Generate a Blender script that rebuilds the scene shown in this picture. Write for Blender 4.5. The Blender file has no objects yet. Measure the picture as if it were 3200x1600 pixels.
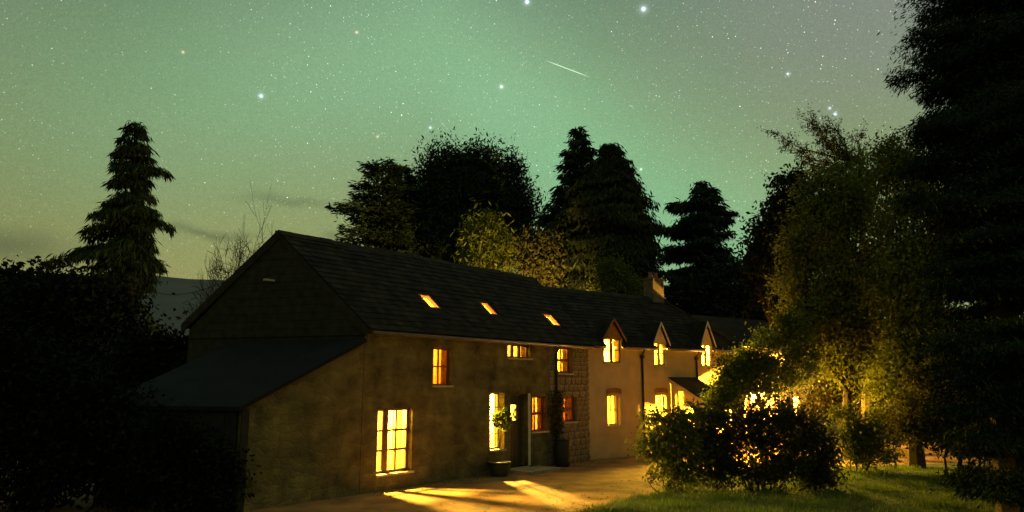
import bpy, math, random
import numpy as np
from mathutils import Vector, Matrix

random.seed(7)
RNG = np.random.default_rng(11)
SC = bpy.context.scene
COL = SC.collection
R = math.radians

# ------------------------------------------------------------------ camera
FPX, HOR, CAMZ = 2250.0, 1195.0, 2.6           # focal length and horizon row of the 3200 x 1600 photograph, eye height
PITCH = math.atan((HOR - 800) / FPX)
cam_d = bpy.data.cameras.new('camera')
cam_d.sensor_width = 36.0
cam_d.lens = 36.0 * FPX / 3200.0
cam_d.clip_start = 0.1
cam_d.clip_end = 6000
cam = bpy.data.objects.new('camera', cam_d)
COL.objects.link(cam)
cam.location = (0, 0, CAMZ)
cam.rotation_euler = (math.pi / 2 + PITCH, 0, 0)
SC.camera = cam
_fw = np.array([0, math.cos(PITCH), math.sin(PITCH)])
_up = np.array([0, -math.sin(PITCH), math.cos(PITCH)])


def ray(x, y):
    d = _fw * FPX + np.array([1.0, 0, 0]) * (x - 1600) + _up * (800 - y)
    return d / np.linalg.norm(d)


def at(x, y, Y):
    d = ray(x, y)
    return np.array([0, 0, CAMZ]) + d * (Y / d[1])


# ------------------------------------------------------------------ render / exposure
SC.render.engine = 'CYCLES'
SC.view_settings.view_transform = 'Standard'
SC.view_settings.look = 'None'
SC.view_settings.exposure = 0.0
SC.view_settings.gamma = 1.0
SC.cycles.use_denoising = True
SC.cycles.max_bounces = 6
SC.cycles.diffuse_bounces = 3
SC.cycles.glossy_bounces = 2
SC.cycles.transmission_bounces = 3
SC.cycles.transparent_max_bounces = 12
SC.cycles.sample_clamp_indirect = 4.0
SC.cycles.use_light_tree = True


# ------------------------------------------------------------------ node helpers
class NT:
    def __init__(self, tree):
        self.t = tree
        tree.nodes.clear()

    def n(self, typ, **kw):
        nd = self.t.nodes.new(typ)
        for k, v in kw.items():
            setattr(nd, k, v)
        return nd

    def put(self, sock, v):
        if v is None:
            return
        if isinstance(v, bpy.types.NodeSocket):
            self.t.links.new(v, sock)
        else:
            sock.default_value = v

    def m(self, op, a, b=None, c=None, clamp=False):
        nd = self.n('ShaderNodeMath', operation=op, use_clamp=clamp)
        self.put(nd.inputs[0], a)
        self.put(nd.inputs[1], b)
        self.put(nd.inputs[2], c)
        return nd.outputs[0]

    def vm(self, op, a, b=None):
        nd = self.n('ShaderNodeVectorMath', operation=op)
        self.put(nd.inputs[0], a)
        self.put(nd.inputs[1], b)
        return nd.outputs['Value'] if op in ('DOT_PRODUCT', 'LENGTH') else nd.outputs[0]

    def mix(self, f, a, b, mode='MIX'):
        nd = self.n('ShaderNodeMix', data_type='RGBA', blend_type=mode)
        self.put(nd.inputs[0], f)
        self.put(nd.inputs[6], a)
        self.put(nd.inputs[7], b)
        return nd.outputs[2]

    def ramp(self, f, stops):
        nd = self.n('ShaderNodeValToRGB')
        e = nd.color_ramp.elements
        while len(e) < len(stops):
            e.new(0.5)
        for i, (p, c) in enumerate(stops):
            e[i].position = p
            e[i].color = c if len(c) == 4 else (*c, 1)
        self.put(nd.inputs[0], f)
        return nd.outputs[0]

    def noise(self, vec, scale, detail=3, rough=0.55):
        nd = self.n('ShaderNodeTexNoise')
        self.put(nd.inputs['Vector'], vec)
        nd.inputs['Scale'].default_value = scale
        nd.inputs['Detail'].default_value = detail
        nd.inputs['Roughness'].default_value = rough
        return nd.outputs[0]

    def smooth(self, v, lo, hi, a=0.0, b=1.0):
        nd = self.n('ShaderNodeMapRange', interpolation_type='SMOOTHSTEP')
        self.put(nd.inputs[0], v)
        for i, q in enumerate((lo, hi, a, b)):
            nd.inputs[i + 1].default_value = q
        return nd.outputs[0]


def srgb(r, g, b):
    f = lambda c: ((c / 255 + 0.055) / 1.055) ** 2.4 if c > 10.3 else c / 255 / 12.92
    return (f(r), f(g), f(b), 1)


# ------------------------------------------------------------------ night sky (aurora glow, stars, a few thin clouds)
world = bpy.data.worlds.new('World')
SC.world = world
world.use_nodes = True
w = NT(world.node_tree)
gen = w.n('ShaderNodeTexCoord').outputs['Generated']
dirv = w.vm('NORMALIZE', gen)
sep = w.n('ShaderNodeSeparateXYZ')
w.put(sep.inputs[0], dirv)
sx, sy, sz = sep.outputs
az = w.m('ARCTAN2', sx, sy)
el = w.m('ARCSINE', sz)
# base: glow by elevation (0 .. 90 deg)
eln = w.m('DIVIDE', el, math.pi / 2, clamp=True)
elw = w.m('ADD', eln, w.m('MULTIPLY', w.m('SUBTRACT', w.noise(dirv, 1.7, 2), 0.5), 0.05))
base = w.ramp(elw, [(0.0, srgb(146, 136, 88)), (0.07, srgb(150, 147, 90)), (0.11, srgb(144, 148, 94)), (0.17, srgb(134, 149, 102)),
                    (0.25, srgb(124, 147, 110)), (0.34, srgb(106, 134, 108)), (0.55, srgb(88, 112, 98)), (1.0, srgb(82, 100, 90))])
# broad aurora arch, green, centred a little right of the camera axis
wob = w.m('MULTIPLY', w.m('SUBTRACT', w.noise(dirv, 1.3, 2), 0.5), 0.25)
arch_c = w.m('ADD', w.m('SUBTRACT', w.m('SUBTRACT', 0.40, w.m('MULTIPLY', w.m('MAXIMUM', w.m('ADD', az, 0.12), 0.0), 0.62)), w.m('MULTIPLY', w.m('MAXIMUM', w.m('SUBTRACT', -0.12, az), 0.0), 0.15)), wob)
dist = w.m('DIVIDE', w.m('SUBTRACT', el, arch_c), 0.14)
band = w.m('EXPONENT', w.m('MULTIPLY', w.m('MULTIPLY', dist, dist), -1.0))
azf = w.m('EXPONENT', w.m('MULTIPLY', w.m('MULTIPLY', w.m('DIVIDE', w.m('SUBTRACT', az, 0.10), 0.62), w.m('DIVIDE', w.m('SUBTRACT', az, 0.10), 0.62)), -1.0))
bandf = w.m('MULTIPLY', w.m('MULTIPLY', band, azf), 0.95)
col = w.mix(bandf, base, srgb(132, 182, 136))
# greyer on the right
col = w.mix(w.m('MULTIPLY', w.m('MULTIPLY', w.smooth(az, 0.05, 0.6), w.smooth(el, 0.22, 0.5)), 0.85), col, srgb(128, 137, 127))
# a little dimmer towards the west
sc0 = w.n('ShaderNodeVectorMath', operation='SCALE')
w.put(sc0.inputs[0], col)
w.put(sc0.inputs['Scale'], w.smooth(az, -0.8, -0.25, 0.78, 1.0))
col = sc0.outputs[0]
# faint coarse variation
nv = w.m('SUBTRACT', w.noise(dirv, 3.5, 4), 0.5)
col = w.mix(1.0, col, w.ramp(w.m('ADD', w.m('MULTIPLY', nv, 0.5), 0.5), [(0, (0.84, 0.84, 0.84)), (1, (1.16, 1.16, 1.16))]), 'MULTIPLY')
nv2 = w.noise(dirv, 1.9, 3)
col = w.mix(w.m('MULTIPLY', w.smooth(nv2, 0.48, 0.68), 0.5), col, w.mix(1.0, col, (1.12, 0.97, 1.06, 1), 'MULTIPLY'))
col = w.mix(w.m('MULTIPLY', w.smooth(nv2, 0.50, 0.32), 0.5), col, w.mix(1.0, col, (0.86, 1.04, 1.02, 1), 'MULTIPLY'))
# film-like sparkle of unresolved stars
fine = w.n('ShaderNodeTexWhiteNoise')
snap = w.n('ShaderNodeVectorMath', operation='SNAP')
w.put(snap.inputs[0], dirv)
snap.inputs[1].default_value = (0.0013, 0.0013, 0.0013)
w.put(fine.inputs['Vector'], snap.outputs[0])
col = w.mix(1.0, col, w.ramp(fine.outputs['Value'], [(0, (0.91, 0.91, 0.91)), (1, (1.09, 1.09, 1.09))]), 'MULTIPLY')


def gauss2(azc, elc, sa, se):
    a = w.m('DIVIDE', w.m('SUBTRACT', az, azc), sa)
    b = w.m('DIVIDE', w.m('SUBTRACT', elj, elc), se)
    return w.m('EXPONENT', w.m('MULTIPLY', w.m('ADD', w.m('MULTIPLY', a, a), w.m('MULTIPLY', b, b)), -1.0))


def azel(x, y):
    d = ray(x, y)
    return math.atan2(d[0], d[1]), math.asin(d[2])


elj = w.m('ADD', el, w.m('MULTIPLY', w.m('SUBTRACT', w.noise(dirv, 14, 4), 0.5), 0.03))
clouds = None
for (x, y, sa, se, k) in ((900, 628, 0.06, 0.007, 0.35), (590, 720, 0.07, 0.006, 0.35), (20, 765, 0.06, 0.017, 0.55), (1040, 735, 0.014, 0.008, 0.35), (700, 735, 0.04, 0.006, 0.25)):
    a, e = azel(x, y)
    g = w.m('MULTIPLY', gauss2(a, e, sa, se), k)
    clouds = g if clouds is None else w.m('ADD', clouds, g)
col = w.mix(w.m('MINIMUM', clouds, 0.8), col, srgb(70, 80, 62))
# stars in three layers
elfade = w.m('MULTIPLY', w.smooth(el, 0.05, 0.36, 0.18, 1.0), w.smooth(w.noise(dirv, 4.0, 3), 0.36, 0.62, 0.45, 1.15))


def stars(scale, rad, gain, power):
    v = w.n('ShaderNodeTexVoronoi', feature='F1', voronoi_dimensions='3D')
    w.put(v.inputs['Vector'], dirv)
    v.inputs['Scale'].default_value = scale
    s = w.smooth(v.outputs['Distance'], rad * 0.25, rad, 1.0, 0.0)
    sepc = w.n('ShaderNodeSeparateColor')
    w.put(sepc.inputs[0], v.outputs['Color'])
    br = w.m('MULTIPLY', w.m('POWER', sepc.outputs[0], power), gain)
    amt = w.m('MULTIPLY', w.m('MULTIPLY', s, br), elfade)
    tint = w.ramp(sepc.outputs[1], [(0.0, (1, 0.62, 0.4)), (0.12, (1, 0.9, 0.75)), (0.5, (1, 1, 1)), (0.85, (0.8, 0.92, 1)), (1, (0.6, 0.8, 1))])
    sc = w.n('ShaderNodeVectorMath', operation='SCALE')
    w.put(sc.inputs[0], tint)
    w.put(sc.inputs['Scale'], amt)
    return sc.outputs[0]


starsum = w.vm('ADD', w.vm('ADD', stars(240, 0.20, 0.7, 2.2), stars(130, 0.125, 1.25, 2.6)), stars(54, 0.055, 1.9, 2.8))
# the brightest stars, each with its own small glow
for (x, y, g, c) in ((2011, 28, 1.0, (0.75, 0.85, 1)), (1647, 6, 0.8, (0.75, 0.85, 1)), (816, 300, 0.6, (0.75, 0.9, 1)), (1567, 271, 0.4, (1, 1, 1)),
                     (2610, 357, 0.42, (0.7, 0.85, 1)), (2593, 338, 0.2, (0.7, 0.85, 1)), (1345, 399, 0.26, (0.7, 0.9, 1)), (2462, 231, 0.22, (0.9, 0.9, 1)),
                     (1115, 101, 0.2, (1, .6, .4)), (572, 163, 0.16, (1, .65, .4)), (2003, 529, 0.16, (0.9, 1, 1)), (1180, 427, 0.14, (1, .6, .4))):
    d = w.vm('DOT_PRODUCT', dirv, tuple(ray(x, y)))
    ang2 = w.m('MULTIPLY', w.m('SUBTRACT', 1.0, d), 2.0)      # ~ angle squared
    core = w.m('EXPONENT', w.m('DIVIDE', ang2, -(0.0016 ** 2) * (0.6 + g)))
    glow = w.m('MULTIPLY', w.m('EXPONENT', w.m('DIVIDE', ang2, -(0.0048 ** 2) * (0.3 + g))), 0.30 * g)
    amt = w.m('ADD', w.m('MULTIPLY', core, 0.5 + 1.5 * g), glow)
    sc = w.n('ShaderNodeVectorMath', operation='SCALE')
    sc.inputs[0].default_value = c
    w.put(sc.inputs['Scale'], amt)
    starsum = w.vm('ADD', starsum, sc.outputs[0])
# one meteor
p0, p1 = ray(1708, 190), ray(1840, 240)
nrm = np.cross(p0, p1)
nrm /= np.linalg.norm(nrm)
mid = (p0 + p1) / 2
mid /= np.linalg.norm(mid)
off = w.m('ABSOLUTE', w.vm('DOT_PRODUCT', dirv, tuple(nrm)))
line = w.smooth(off, 0.0002, 0.0008, 1.0, 0.0)
seg = w.smooth(w.vm('DOT_PRODUCT', dirv, tuple(mid)), math.cos(0.034), math.cos(0.012))
msc = w.n('ShaderNodeVectorMath', operation='SCALE')
msc.inputs[0].default_value = (0.55, 0.6, 0.5)
w.put(msc.inputs['Scale'], w.m('MULTIPLY', line, seg))
starsum = w.vm('ADD', starsum, msc.outputs[0])
skycol = w.vm('ADD', col, starsum)
# nothing comes from below the horizon but dark land
skycol = w.mix(w.smooth(sz, -0.03, -0.005), (0.004, 0.006, 0.003, 1), skycol)
bg = w.n('ShaderNodeBackground')
w.put(bg.inputs[0], skycol)
bg.inputs[1].default_value = 1.07
wo = w.n('ShaderNodeOutputWorld')
w.t.links.new(bg.outputs[0], wo.inputs[0])
world.cycles.sampling_method = 'MANUAL'
world.cycles.sample_map_resolution = 256


# ------------------------------------------------------------------ materials
def mat(name, c, rough=0.8, var=0.25, scale=6.0, bump=0.0, bscale=30.0, spec=0.3, c2=None, metal=0.0, coords='Object', island=0.0, trans=0.0, detail=4):
    m = bpy.data.materials.new(name)
    m.use_nodes = True
    n = NT(m.node_tree)
    tc = n.n('ShaderNodeTexCoord').outputs[coords]
    f = n.noise(tc, scale, detail)
    c = tuple(c)
    lo = tuple(x * (1 - var) for x in c) + (1,)
    hi = tuple(min(1, x * (1 + var)) for x in (c2 or c)) + (1,)
    colr = n.ramp(f, [(0.3, lo), (0.7, hi)])
    if island:
        ri = n.n('ShaderNodeNewGeometry').outputs['Random Per Island']
        colr = n.mix(1.0, colr, n.ramp(ri, [(0, (1 - island,) * 3), (1, (1 + island, 1 + island, 1 + island * 0.7))]), 'MULTIPLY')
    p = n.n('ShaderNodeBsdfPrincipled')
    n.put(p.inputs['Base Color'], colr)
    p.inputs['Roughness'].default_value = rough
    p.inputs['Specular IOR Level'].default_value = spec
    p.inputs['Metallic'].default_value = metal
    out = n.n('ShaderNodeOutputMaterial')
    surf = p.outputs[0]
    if bump:
        b = n.n('ShaderNodeBump')
        b.inputs['Strength'].default_value = 1.0
        b.inputs['Distance'].default_value = bump
        n.put(b.inputs['Height'], n.noise(tc, bscale, 5, 0.6))
        n.t.links.new(b.outputs[0], p.inputs['Normal'])
    if trans:
        tr = n.n('ShaderNodeBsdfTranslucent')
        n.put(tr.inputs[0], colr)
        mx = n.n('ShaderNodeMixShader')
        mx.inputs[0].default_value = trans
        n.t.links.new(surf, mx.inputs[1])
        n.t.links.new(tr.outputs[0], mx.inputs[2])
        surf = mx.outputs[0]
    n.t.links.new(surf, out.inputs[0])
    return m


def glass_mat():
    m = bpy.data.materials.new('window_glass')
    m.use_nodes = True
    n = NT(m.node_tree)
    tr = n.n('ShaderNodeBsdfTransparent')
    tr.inputs[0].default_value = (0.95, 0.95, 0.9, 1)
    gl = n.n('ShaderNodeBsdfGlossy')
    gl.inputs['Roughness'].default_value = 0.03
    lw = n.n('ShaderNodeLayerWeight')
    fac = n.m('ADD', n.m('MULTIPLY', n.m('POWER', lw.outputs['Facing'], 4.0), 0.6), 0.03)
    mx = n.n('ShaderNodeMixShader')
    n.t.links.new(fac, mx.inputs[0])
    n.t.links.new(tr.outputs[0], mx.inputs[1])
    n.t.links.new(gl.outputs[0], mx.inputs[2])
    o = n.n('ShaderNodeOutputMaterial')
    n.t.links.new(mx.outputs[0], o.inputs[0])
    return m


M = {}
def rubble_wash():
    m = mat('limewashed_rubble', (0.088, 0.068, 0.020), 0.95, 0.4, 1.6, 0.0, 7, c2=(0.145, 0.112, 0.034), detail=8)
    t = m.node_tree
    p = next(q for q in t.nodes if q.type == 'BSDF_PRINCIPLED')
    old = p.inputs['Base Color'].links[0].from_socket
    tc = t.nodes.new('ShaderNodeTexCoord').outputs['Object']
    mp = t.nodes.new('ShaderNodeMapping')
    mp.inputs['Scale'].default_value = (3.2, 3.2, 6.4)
    t.links.new(tc, mp.inputs[0])
    nz = t.nodes.new('ShaderNodeTexNoise')
    nz.inputs['Scale'].default_value = 2.0
    t.links.new(mp.outputs[0], nz.inputs['Vector'])
    ad = t.nodes.new('ShaderNodeVectorMath')
    t.links.new(mp.outputs[0], ad.inputs[0])
    sc = t.nodes.new('ShaderNodeVectorMath')
    sc.operation = 'SCALE'
    sc.inputs['Scale'].default_value = 0.6
    t.links.new(nz.outputs['Color'], sc.inputs[0])
    t.links.new(sc.outputs[0], ad.inputs[1])
    vo = t.nodes.new('ShaderNodeTexVoronoi')
    vo.feature = 'DISTANCE_TO_EDGE'
    vo.inputs['Scale'].default_value = 1.0
    t.links.new(ad.outputs[0], vo.inputs['Vector'])
    vc = t.nodes.new('ShaderNodeTexVoronoi')
    vc.inputs['Scale'].default_value = 1.0
    t.links.new(ad.outputs[0], vc.inputs['Vector'])
    mr = t.nodes.new('ShaderNodeMapRange')
    mr.interpolation_type = 'SMOOTHSTEP'
    mr.inputs[2].default_value = 0.16
    t.links.new(vo.outputs['Distance'], mr.inputs[0])
    bw = t.nodes.new('ShaderNodeSeparateColor')
    t.links.new(vc.outputs['Color'], bw.inputs[0])
    k = t.nodes.new('ShaderNodeMapRange')
    k.inputs[3].default_value = 0.84
    k.inputs[4].default_value = 1.18
    t.links.new(bw.outputs[0], k.inputs[0])
    mu = t.nodes.new('ShaderNodeVectorMath')
    mu.operation = 'SCALE'
    t.links.new(old, mu.inputs[0])
    t.links.new(k.outputs[0], mu.inputs['Scale'])
    t.links.new(mu.outputs[0], p.inputs['Base Color'])
    n2 = t.nodes.new('ShaderNodeTexNoise')
    n2.inputs['Scale'].default_value = 14
    n2.inputs['Detail'].default_value = 6
    t.links.new(tc, n2.inputs['Vector'])
    hs = t.nodes.new('ShaderNodeMath')
    hs.operation = 'MULTIPLY_ADD'
    hs.inputs[1].default_value = 1.6
    t.links.new(n2.outputs[0], hs.inputs[0])
    t.links.new(mr.outputs[0], hs.inputs[2])
    b = t.nodes.new('ShaderNodeBump')
    b.inputs['Distance'].default_value = 0.011
    t.links.new(hs.outputs[0], b.inputs['Height'])
    t.links.new(b.outputs[0], p.inputs['Normal'])
    return m


M['ochre'] = rubble_wash()
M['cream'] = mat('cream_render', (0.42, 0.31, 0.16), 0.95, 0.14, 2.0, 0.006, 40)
M['extwall'] = mat('extension_render', (0.50, 0.36, 0.19), 0.95, 0.14, 2.0, 0.006, 40)
M['stone'] = mat('rubble_stone', (0.17, 0.13, 0.075), 0.95, 0.4, 3.0, 0.02, 14, c2=(0.24, 0.19, 0.11), island=0.35, coords='Object')
M['mortar'] = mat('lime_mortar', (0.12, 0.095, 0.055), 0.95, 0.25, 4, 0.01, 30)
M['slate'] = mat('roof_slate', (0.015, 0.012, 0.008), 0.85, 0.35, 2.2, 0.004, 20, spec=0.12, island=0.45, c2=(0.026, 0.021, 0.013), detail=8)
M['ridge'] = mat('ridge_tile', (0.035, 0.028, 0.02), 0.9, 0.3, 4, spec=0.12)
M['felt'] = mat('felt_roof', (0.008, 0.008, 0.011), 0.9, 0.4, 2.0, 0.004, 25, spec=0.25)
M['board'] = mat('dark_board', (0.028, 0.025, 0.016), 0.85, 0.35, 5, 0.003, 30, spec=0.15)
M['pale_board'] = mat('painted_board', (0.55, 0.40, 0.22), 0.8, 0.1, 5, 0.002, 30, spec=0.2)
M['brownwood'] = mat('stained_oak', (0.16, 0.075, 0.025), 0.6, 0.3, 8, 0.002, 40)
M['whitewood'] = mat('cream_paint', (0.55, 0.48, 0.33), 0.6, 0.08, 8, 0.001, 40)
M['redwood'] = mat('red_brown_paint', (0.24, 0.085, 0.025), 0.6, 0.2, 8, 0.001, 40)
M['sill'] = mat('stone_sill', (0.42, 0.36, 0.24), 0.85, 0.15, 8, 0.002, 30)
M['glass'] = glass_mat()
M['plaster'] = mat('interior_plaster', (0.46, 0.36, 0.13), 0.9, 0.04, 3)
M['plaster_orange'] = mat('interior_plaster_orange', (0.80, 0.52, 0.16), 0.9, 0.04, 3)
M['floorwood'] = mat('floor_boards', (0.30, 0.19, 0.09), 0.6, 0.2, 3)
M['curtain_orange'] = mat('orange_curtain', (0.85, 0.36, 0.06), 0.9, 0.25, 9, trans=0.6)
M['curtain_yellow'] = mat('yellow_curtain', (0.85, 0.58, 0.11), 0.9, 0.15, 9, trans=0.6)
M['curtain_cream'] = mat('cream_curtain', (0.85, 0.66, 0.24), 0.9, 0.15, 9, trans=0.6)
M['pipe'] = mat('black_iron', (0.018, 0.016, 0.013), 0.5, 0.2, 8)
M['gutter'] = mat('gutter_paint', (0.16, 0.11, 0.06), 0.6, 0.2, 8)
M['door'] = mat('dark_door_paint', (0.035, 0.032, 0.014), 0.5, 0.2, 6)
M['brick'] = mat('chimney_brick', (0.13, 0.095, 0.06), 0.95, 0.3, 6, 0.01, 20)
M['terracotta'] = mat('terracotta', (0.28, 0.12, 0.06), 0.85, 0.2, 6)
M['pot'] = mat('glazed_pot', (0.05, 0.05, 0.025), 0.45, 0.3, 6)
M['soil'] = mat('soil', (0.03, 0.02, 0.012), 1.0, 0.3, 20, 0.01, 40)
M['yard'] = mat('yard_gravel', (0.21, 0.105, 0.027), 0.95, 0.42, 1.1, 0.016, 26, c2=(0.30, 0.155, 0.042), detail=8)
M['slab'] = mat('stone_slab', (0.26, 0.22, 0.14), 0.9, 0.2, 3, 0.006, 20)
M['lawn'] = mat('lawn_soil', (0.045, 0.055, 0.018), 1.0, 0.4, 3, 0.02, 12)
M['grass'] = mat('grass_blades', (0.11, 0.165, 0.022), 0.8, 0.25, 1.5, spec=0.15, island=0.35, trans=0.3)
M['hill'] = mat('hill_pasture', (0.10, 0.095, 0.085), 1.0, 0.3, 0.012, detail=6)
M['bark'] = mat('bark', (0.045, 0.032, 0.02), 0.95, 0.35, 6, 0.01, 14, spec=0.1)
M['bark_pale'] = mat('pale_bark', (0.16, 0.11, 0.06), 0.95, 0.3, 6, 0.008, 20, spec=0.1)
M['conifer'] = mat('conifer_needles', (0.022, 0.034, 0.014), 0.85, 0.35, 0.6, spec=0.1, island=0.4)
M['cypress'] = mat('cypress_sprays', (0.030, 0.036, 0.012), 0.85, 0.35, 0.6, spec=0.1, island=0.4)
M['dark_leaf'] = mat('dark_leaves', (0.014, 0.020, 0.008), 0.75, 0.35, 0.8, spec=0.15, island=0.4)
M['dimmed_leaf'] = mat('dimmed_leaves', (0.009, 0.013, 0.006), 0.9, 0.35, 0.8, spec=0.05, island=0.4)  # darker copy of the dark leaves, left-side vignetting put into the colour
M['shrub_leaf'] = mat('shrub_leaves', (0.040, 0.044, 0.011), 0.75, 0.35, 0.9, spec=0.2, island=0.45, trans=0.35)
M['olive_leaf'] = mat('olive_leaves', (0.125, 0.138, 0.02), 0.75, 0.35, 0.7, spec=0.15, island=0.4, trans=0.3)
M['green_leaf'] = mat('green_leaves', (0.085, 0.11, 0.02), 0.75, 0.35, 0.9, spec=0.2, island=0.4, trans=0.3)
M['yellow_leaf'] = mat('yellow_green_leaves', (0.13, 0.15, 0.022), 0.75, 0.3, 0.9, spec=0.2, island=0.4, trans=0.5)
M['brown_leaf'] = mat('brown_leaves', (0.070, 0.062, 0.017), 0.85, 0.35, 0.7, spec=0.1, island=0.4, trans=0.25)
M['wreath'] = mat('wreath_twigs', (0.05, 0.04, 0.012), 0.9, 0.3, 20)


# ------------------------------------------------------------------ mesh helpers
def props(o, label=None, cat=None, group=None, kind=None):
    for k, v in (('label', label), ('category', cat), ('group', group), ('kind', kind)):
        if v:
            o[k] = v
    return o


def empty(name, loc=(0, 0, 0), rz=0.0, label=None, cat=None, group=None):
    o = bpy.data.objects.new(name, None)
    COL.objects.link(o)
    o.location = loc
    o.rotation_euler = (0, 0, rz)
    o.empty_display_size = 0.2
    return props(o, label, cat, group)


class MB:
    def __init__(self):
        self.v, self.f = [], []

    def face(self, pts):
        i = len(self.v)
        self.v += [tuple(map(float, p)) for p in pts]
        self.f.append(tuple(range(i, i + len(pts))))
        return self

    def box(self, x0, x1, y0, y1, z0, z1):
        i = len(self.v)
        self.v += [(x0, y0, z0), (x1, y0, z0), (x1, y1, z0), (x0, y1, z0), (x0, y0, z1), (x1, y0, z1), (x1, y1, z1), (x0, y1, z1)]
        for q in ((0, 3, 2, 1), (4, 5, 6, 7), (0, 1, 5, 4), (1, 2, 6, 5), (2, 3, 7, 6), (3, 0, 4, 7)):
            self.f.append(tuple(i + k for k in q))
        return self

    def prism(self, poly, d):
        """poly: list of 3D points (planar), extruded by vector d"""
        n = len(poly)
        i = len(self.v)
        self.v += [tuple(map(float, p)) for p in poly] + [tuple(float(a + b) for a, b in zip(p, d)) for p in poly]
        self.f.append(tuple(range(i + n - 1, i - 1, -1)))
        self.f.append(tuple(range(i + n, i + 2 * n)))
        for k in range(n):
            k2 = (k + 1) % n
            self.f.append((i + k, i + k2, i + n + k2, i + n + k))
        return self

    def tube(self, path, rad, n=6, cap=True):
        path = [np.array(p, float) for p in path]
        if not hasattr(rad, '__len__'):
            rad = [rad] * len(path)
        base = len(self.v)
        for k, p in enumerate(path):
            t = path[min(k + 1, len(path) - 1)] - path[max(k - 1, 0)]
            t = t / (np.linalg.norm(t) + 1e-9)
            a = np.cross(t, (0, 0, 1.0)) if abs(t[2]) < 0.9 else np.cross(t, (1.0, 0, 0))
            a /= np.linalg.norm(a)
            b = np.cross(t, a)
            for j in range(n):
                th = 2 * math.pi * j / n
                self.v.append(tuple(p + rad[k] * (math.cos(th) * a + math.sin(th) * b)))
        for k in range(len(path) - 1):
            for j in range(n):
                j2 = (j + 1) % n
                self.f.append((base + k * n + j, base + k * n + j2, base + (k + 1) * n + j2, base + (k + 1) * n + j))
        if cap:
            self.f.append(tuple(base + j for j in range(n - 1, -1, -1)))
            e = base + (len(path) - 1) * n
            self.f.append(tuple(e + j for j in range(n)))
        return self

    def lathe(self, prof, n=16, c=(0, 0, 0)):
        base = len(self.v)
        for (r, z) in prof:
            for j in range(n):
                th = 2 * math.pi * j / n
                self.v.append((c[0] + r * math.cos(th), c[1] + r * math.sin(th), c[2] + z))
        for k in range(len(prof) - 1):
            for j in range(n):
                j2 = (j + 1) % n
                self.f.append((base + k * n + j, base + k * n + j2, base + (k + 1) * n + j2, base + (k + 1) * n + j))
        self.f.append(tuple(base + j for j in range(n - 1, -1, -1)))
        e = base + (len(prof) - 1) * n
        self.f.append(tuple(e + j for j in range(n)))
        return self

    def slab(self, a0, a1, b0, b1, holes, mp, t):
        """sheet a x b with rectangular holes, thickness t; mp(a, b, w) -> xyz, w in 0..t"""
        eps = 1e-6
        As = sorted({a0, a1, *[min(max(h[0], a0), a1) for h in holes], *[min(max(h[1], a0), a1) for h in holes]})
        Bs = sorted({b0, b1, *[min(max(h[2], b0), b1) for h in holes], *[min(max(h[3], b0), b1) for h in holes]})

        def solid(i, j):
            if i < 0 or j < 0 or i >= len(As) - 1 or j >= len(Bs) - 1:
                return False
            ca, cb = (As[i] + As[i + 1]) / 2, (Bs[j] + Bs[j + 1]) / 2
            return not any(h[0] < ca < h[1] and h[2] < cb < h[3] for h in holes)
        for i in range(len(As) - 1):
            for j in range(len(Bs) - 1):
                if not solid(i, j):
                    continue
                x0, x1, y0, y1 = As[i], As[i + 1], Bs[j], Bs[j + 1]
                self.face([mp(x0, y0, 0), mp(x1, y0, 0), mp(x1, y1, 0), mp(x0, y1, 0)])
                self.face([mp(x0, y1, t), mp(x1, y1, t), mp(x1, y0, t), mp(x0, y0, t)])
                if not solid(i - 1, j):
                    self.face([mp(x0, y0, 0), mp(x0, y1, 0), mp(x0, y1, t), mp(x0, y0, t)])
                if not solid(i + 1, j):
                    self.face([mp(x1, y1, 0), mp(x1, y0, 0), mp(x1, y0, t), mp(x1, y1, t)])
                if not solid(i, j - 1):
                    self.face([mp(x1, y0, 0), mp(x0, y0, 0), mp(x0, y0, t), mp(x1, y0, t)])
                if not solid(i, j + 1):
                    self.face([mp(x0, y1, 0), mp(x1, y1, 0), mp(x1, y1, t), mp(x0, y1, t)])
        return self

    def build(self, name, m, parent=None, smooth=False, **kw):
        me = bpy.data.meshes.new(name)
        me.from_pydata(self.v, [], self.f)
        me.update()
        if smooth:
            me.shade_smooth()
        me.materials.append(M[m] if isinstance(m, str) else m)
        o = bpy.data.objects.new(name, me)
        COL.objects.link(o)
        if parent:
            o.parent = parent
        return props(o, **kw)


def raw_mesh(name, verts, faces, m, parent=None, smooth=False, **kw):
    """verts (n,3), faces (k,3 or 4) numpy arrays -> fast mesh"""
    me = bpy.data.meshes.new(name)
    k = faces.shape[1]
    me.vertices.add(len(verts))
    me.vertices.foreach_set('co', np.asarray(verts, np.float32).ravel())
    me.loops.add(faces.size)
    me.loops.foreach_set('vertex_index', faces.astype(np.int32).ravel())
    me.polygons.add(len(faces))
    me.polygons.foreach_set('loop_start', (np.arange(len(faces)) * k).astype(np.int32))
    me.update(calc_edges=True)
    if smooth:
        me.shade_smooth()
    me.materials.append(M[m])
    o = bpy.data.objects.new(name, me)
    COL.objects.link(o)
    if parent:
        o.parent = parent
    return props(o, **kw)


def lamp(name, parent, loc, power, colr=(1, 0.62, 0.16), size=0.06):
    d = bpy.data.lights.new(name, 'POINT')
    d.energy = power
    d.color = colr
    d.shadow_soft_size = max(size, 0.09)
    o = bpy.data.objects.new(name, d)
    COL.objects.link(o)
    o.location = loc
    o.parent = parent
    return o


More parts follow.
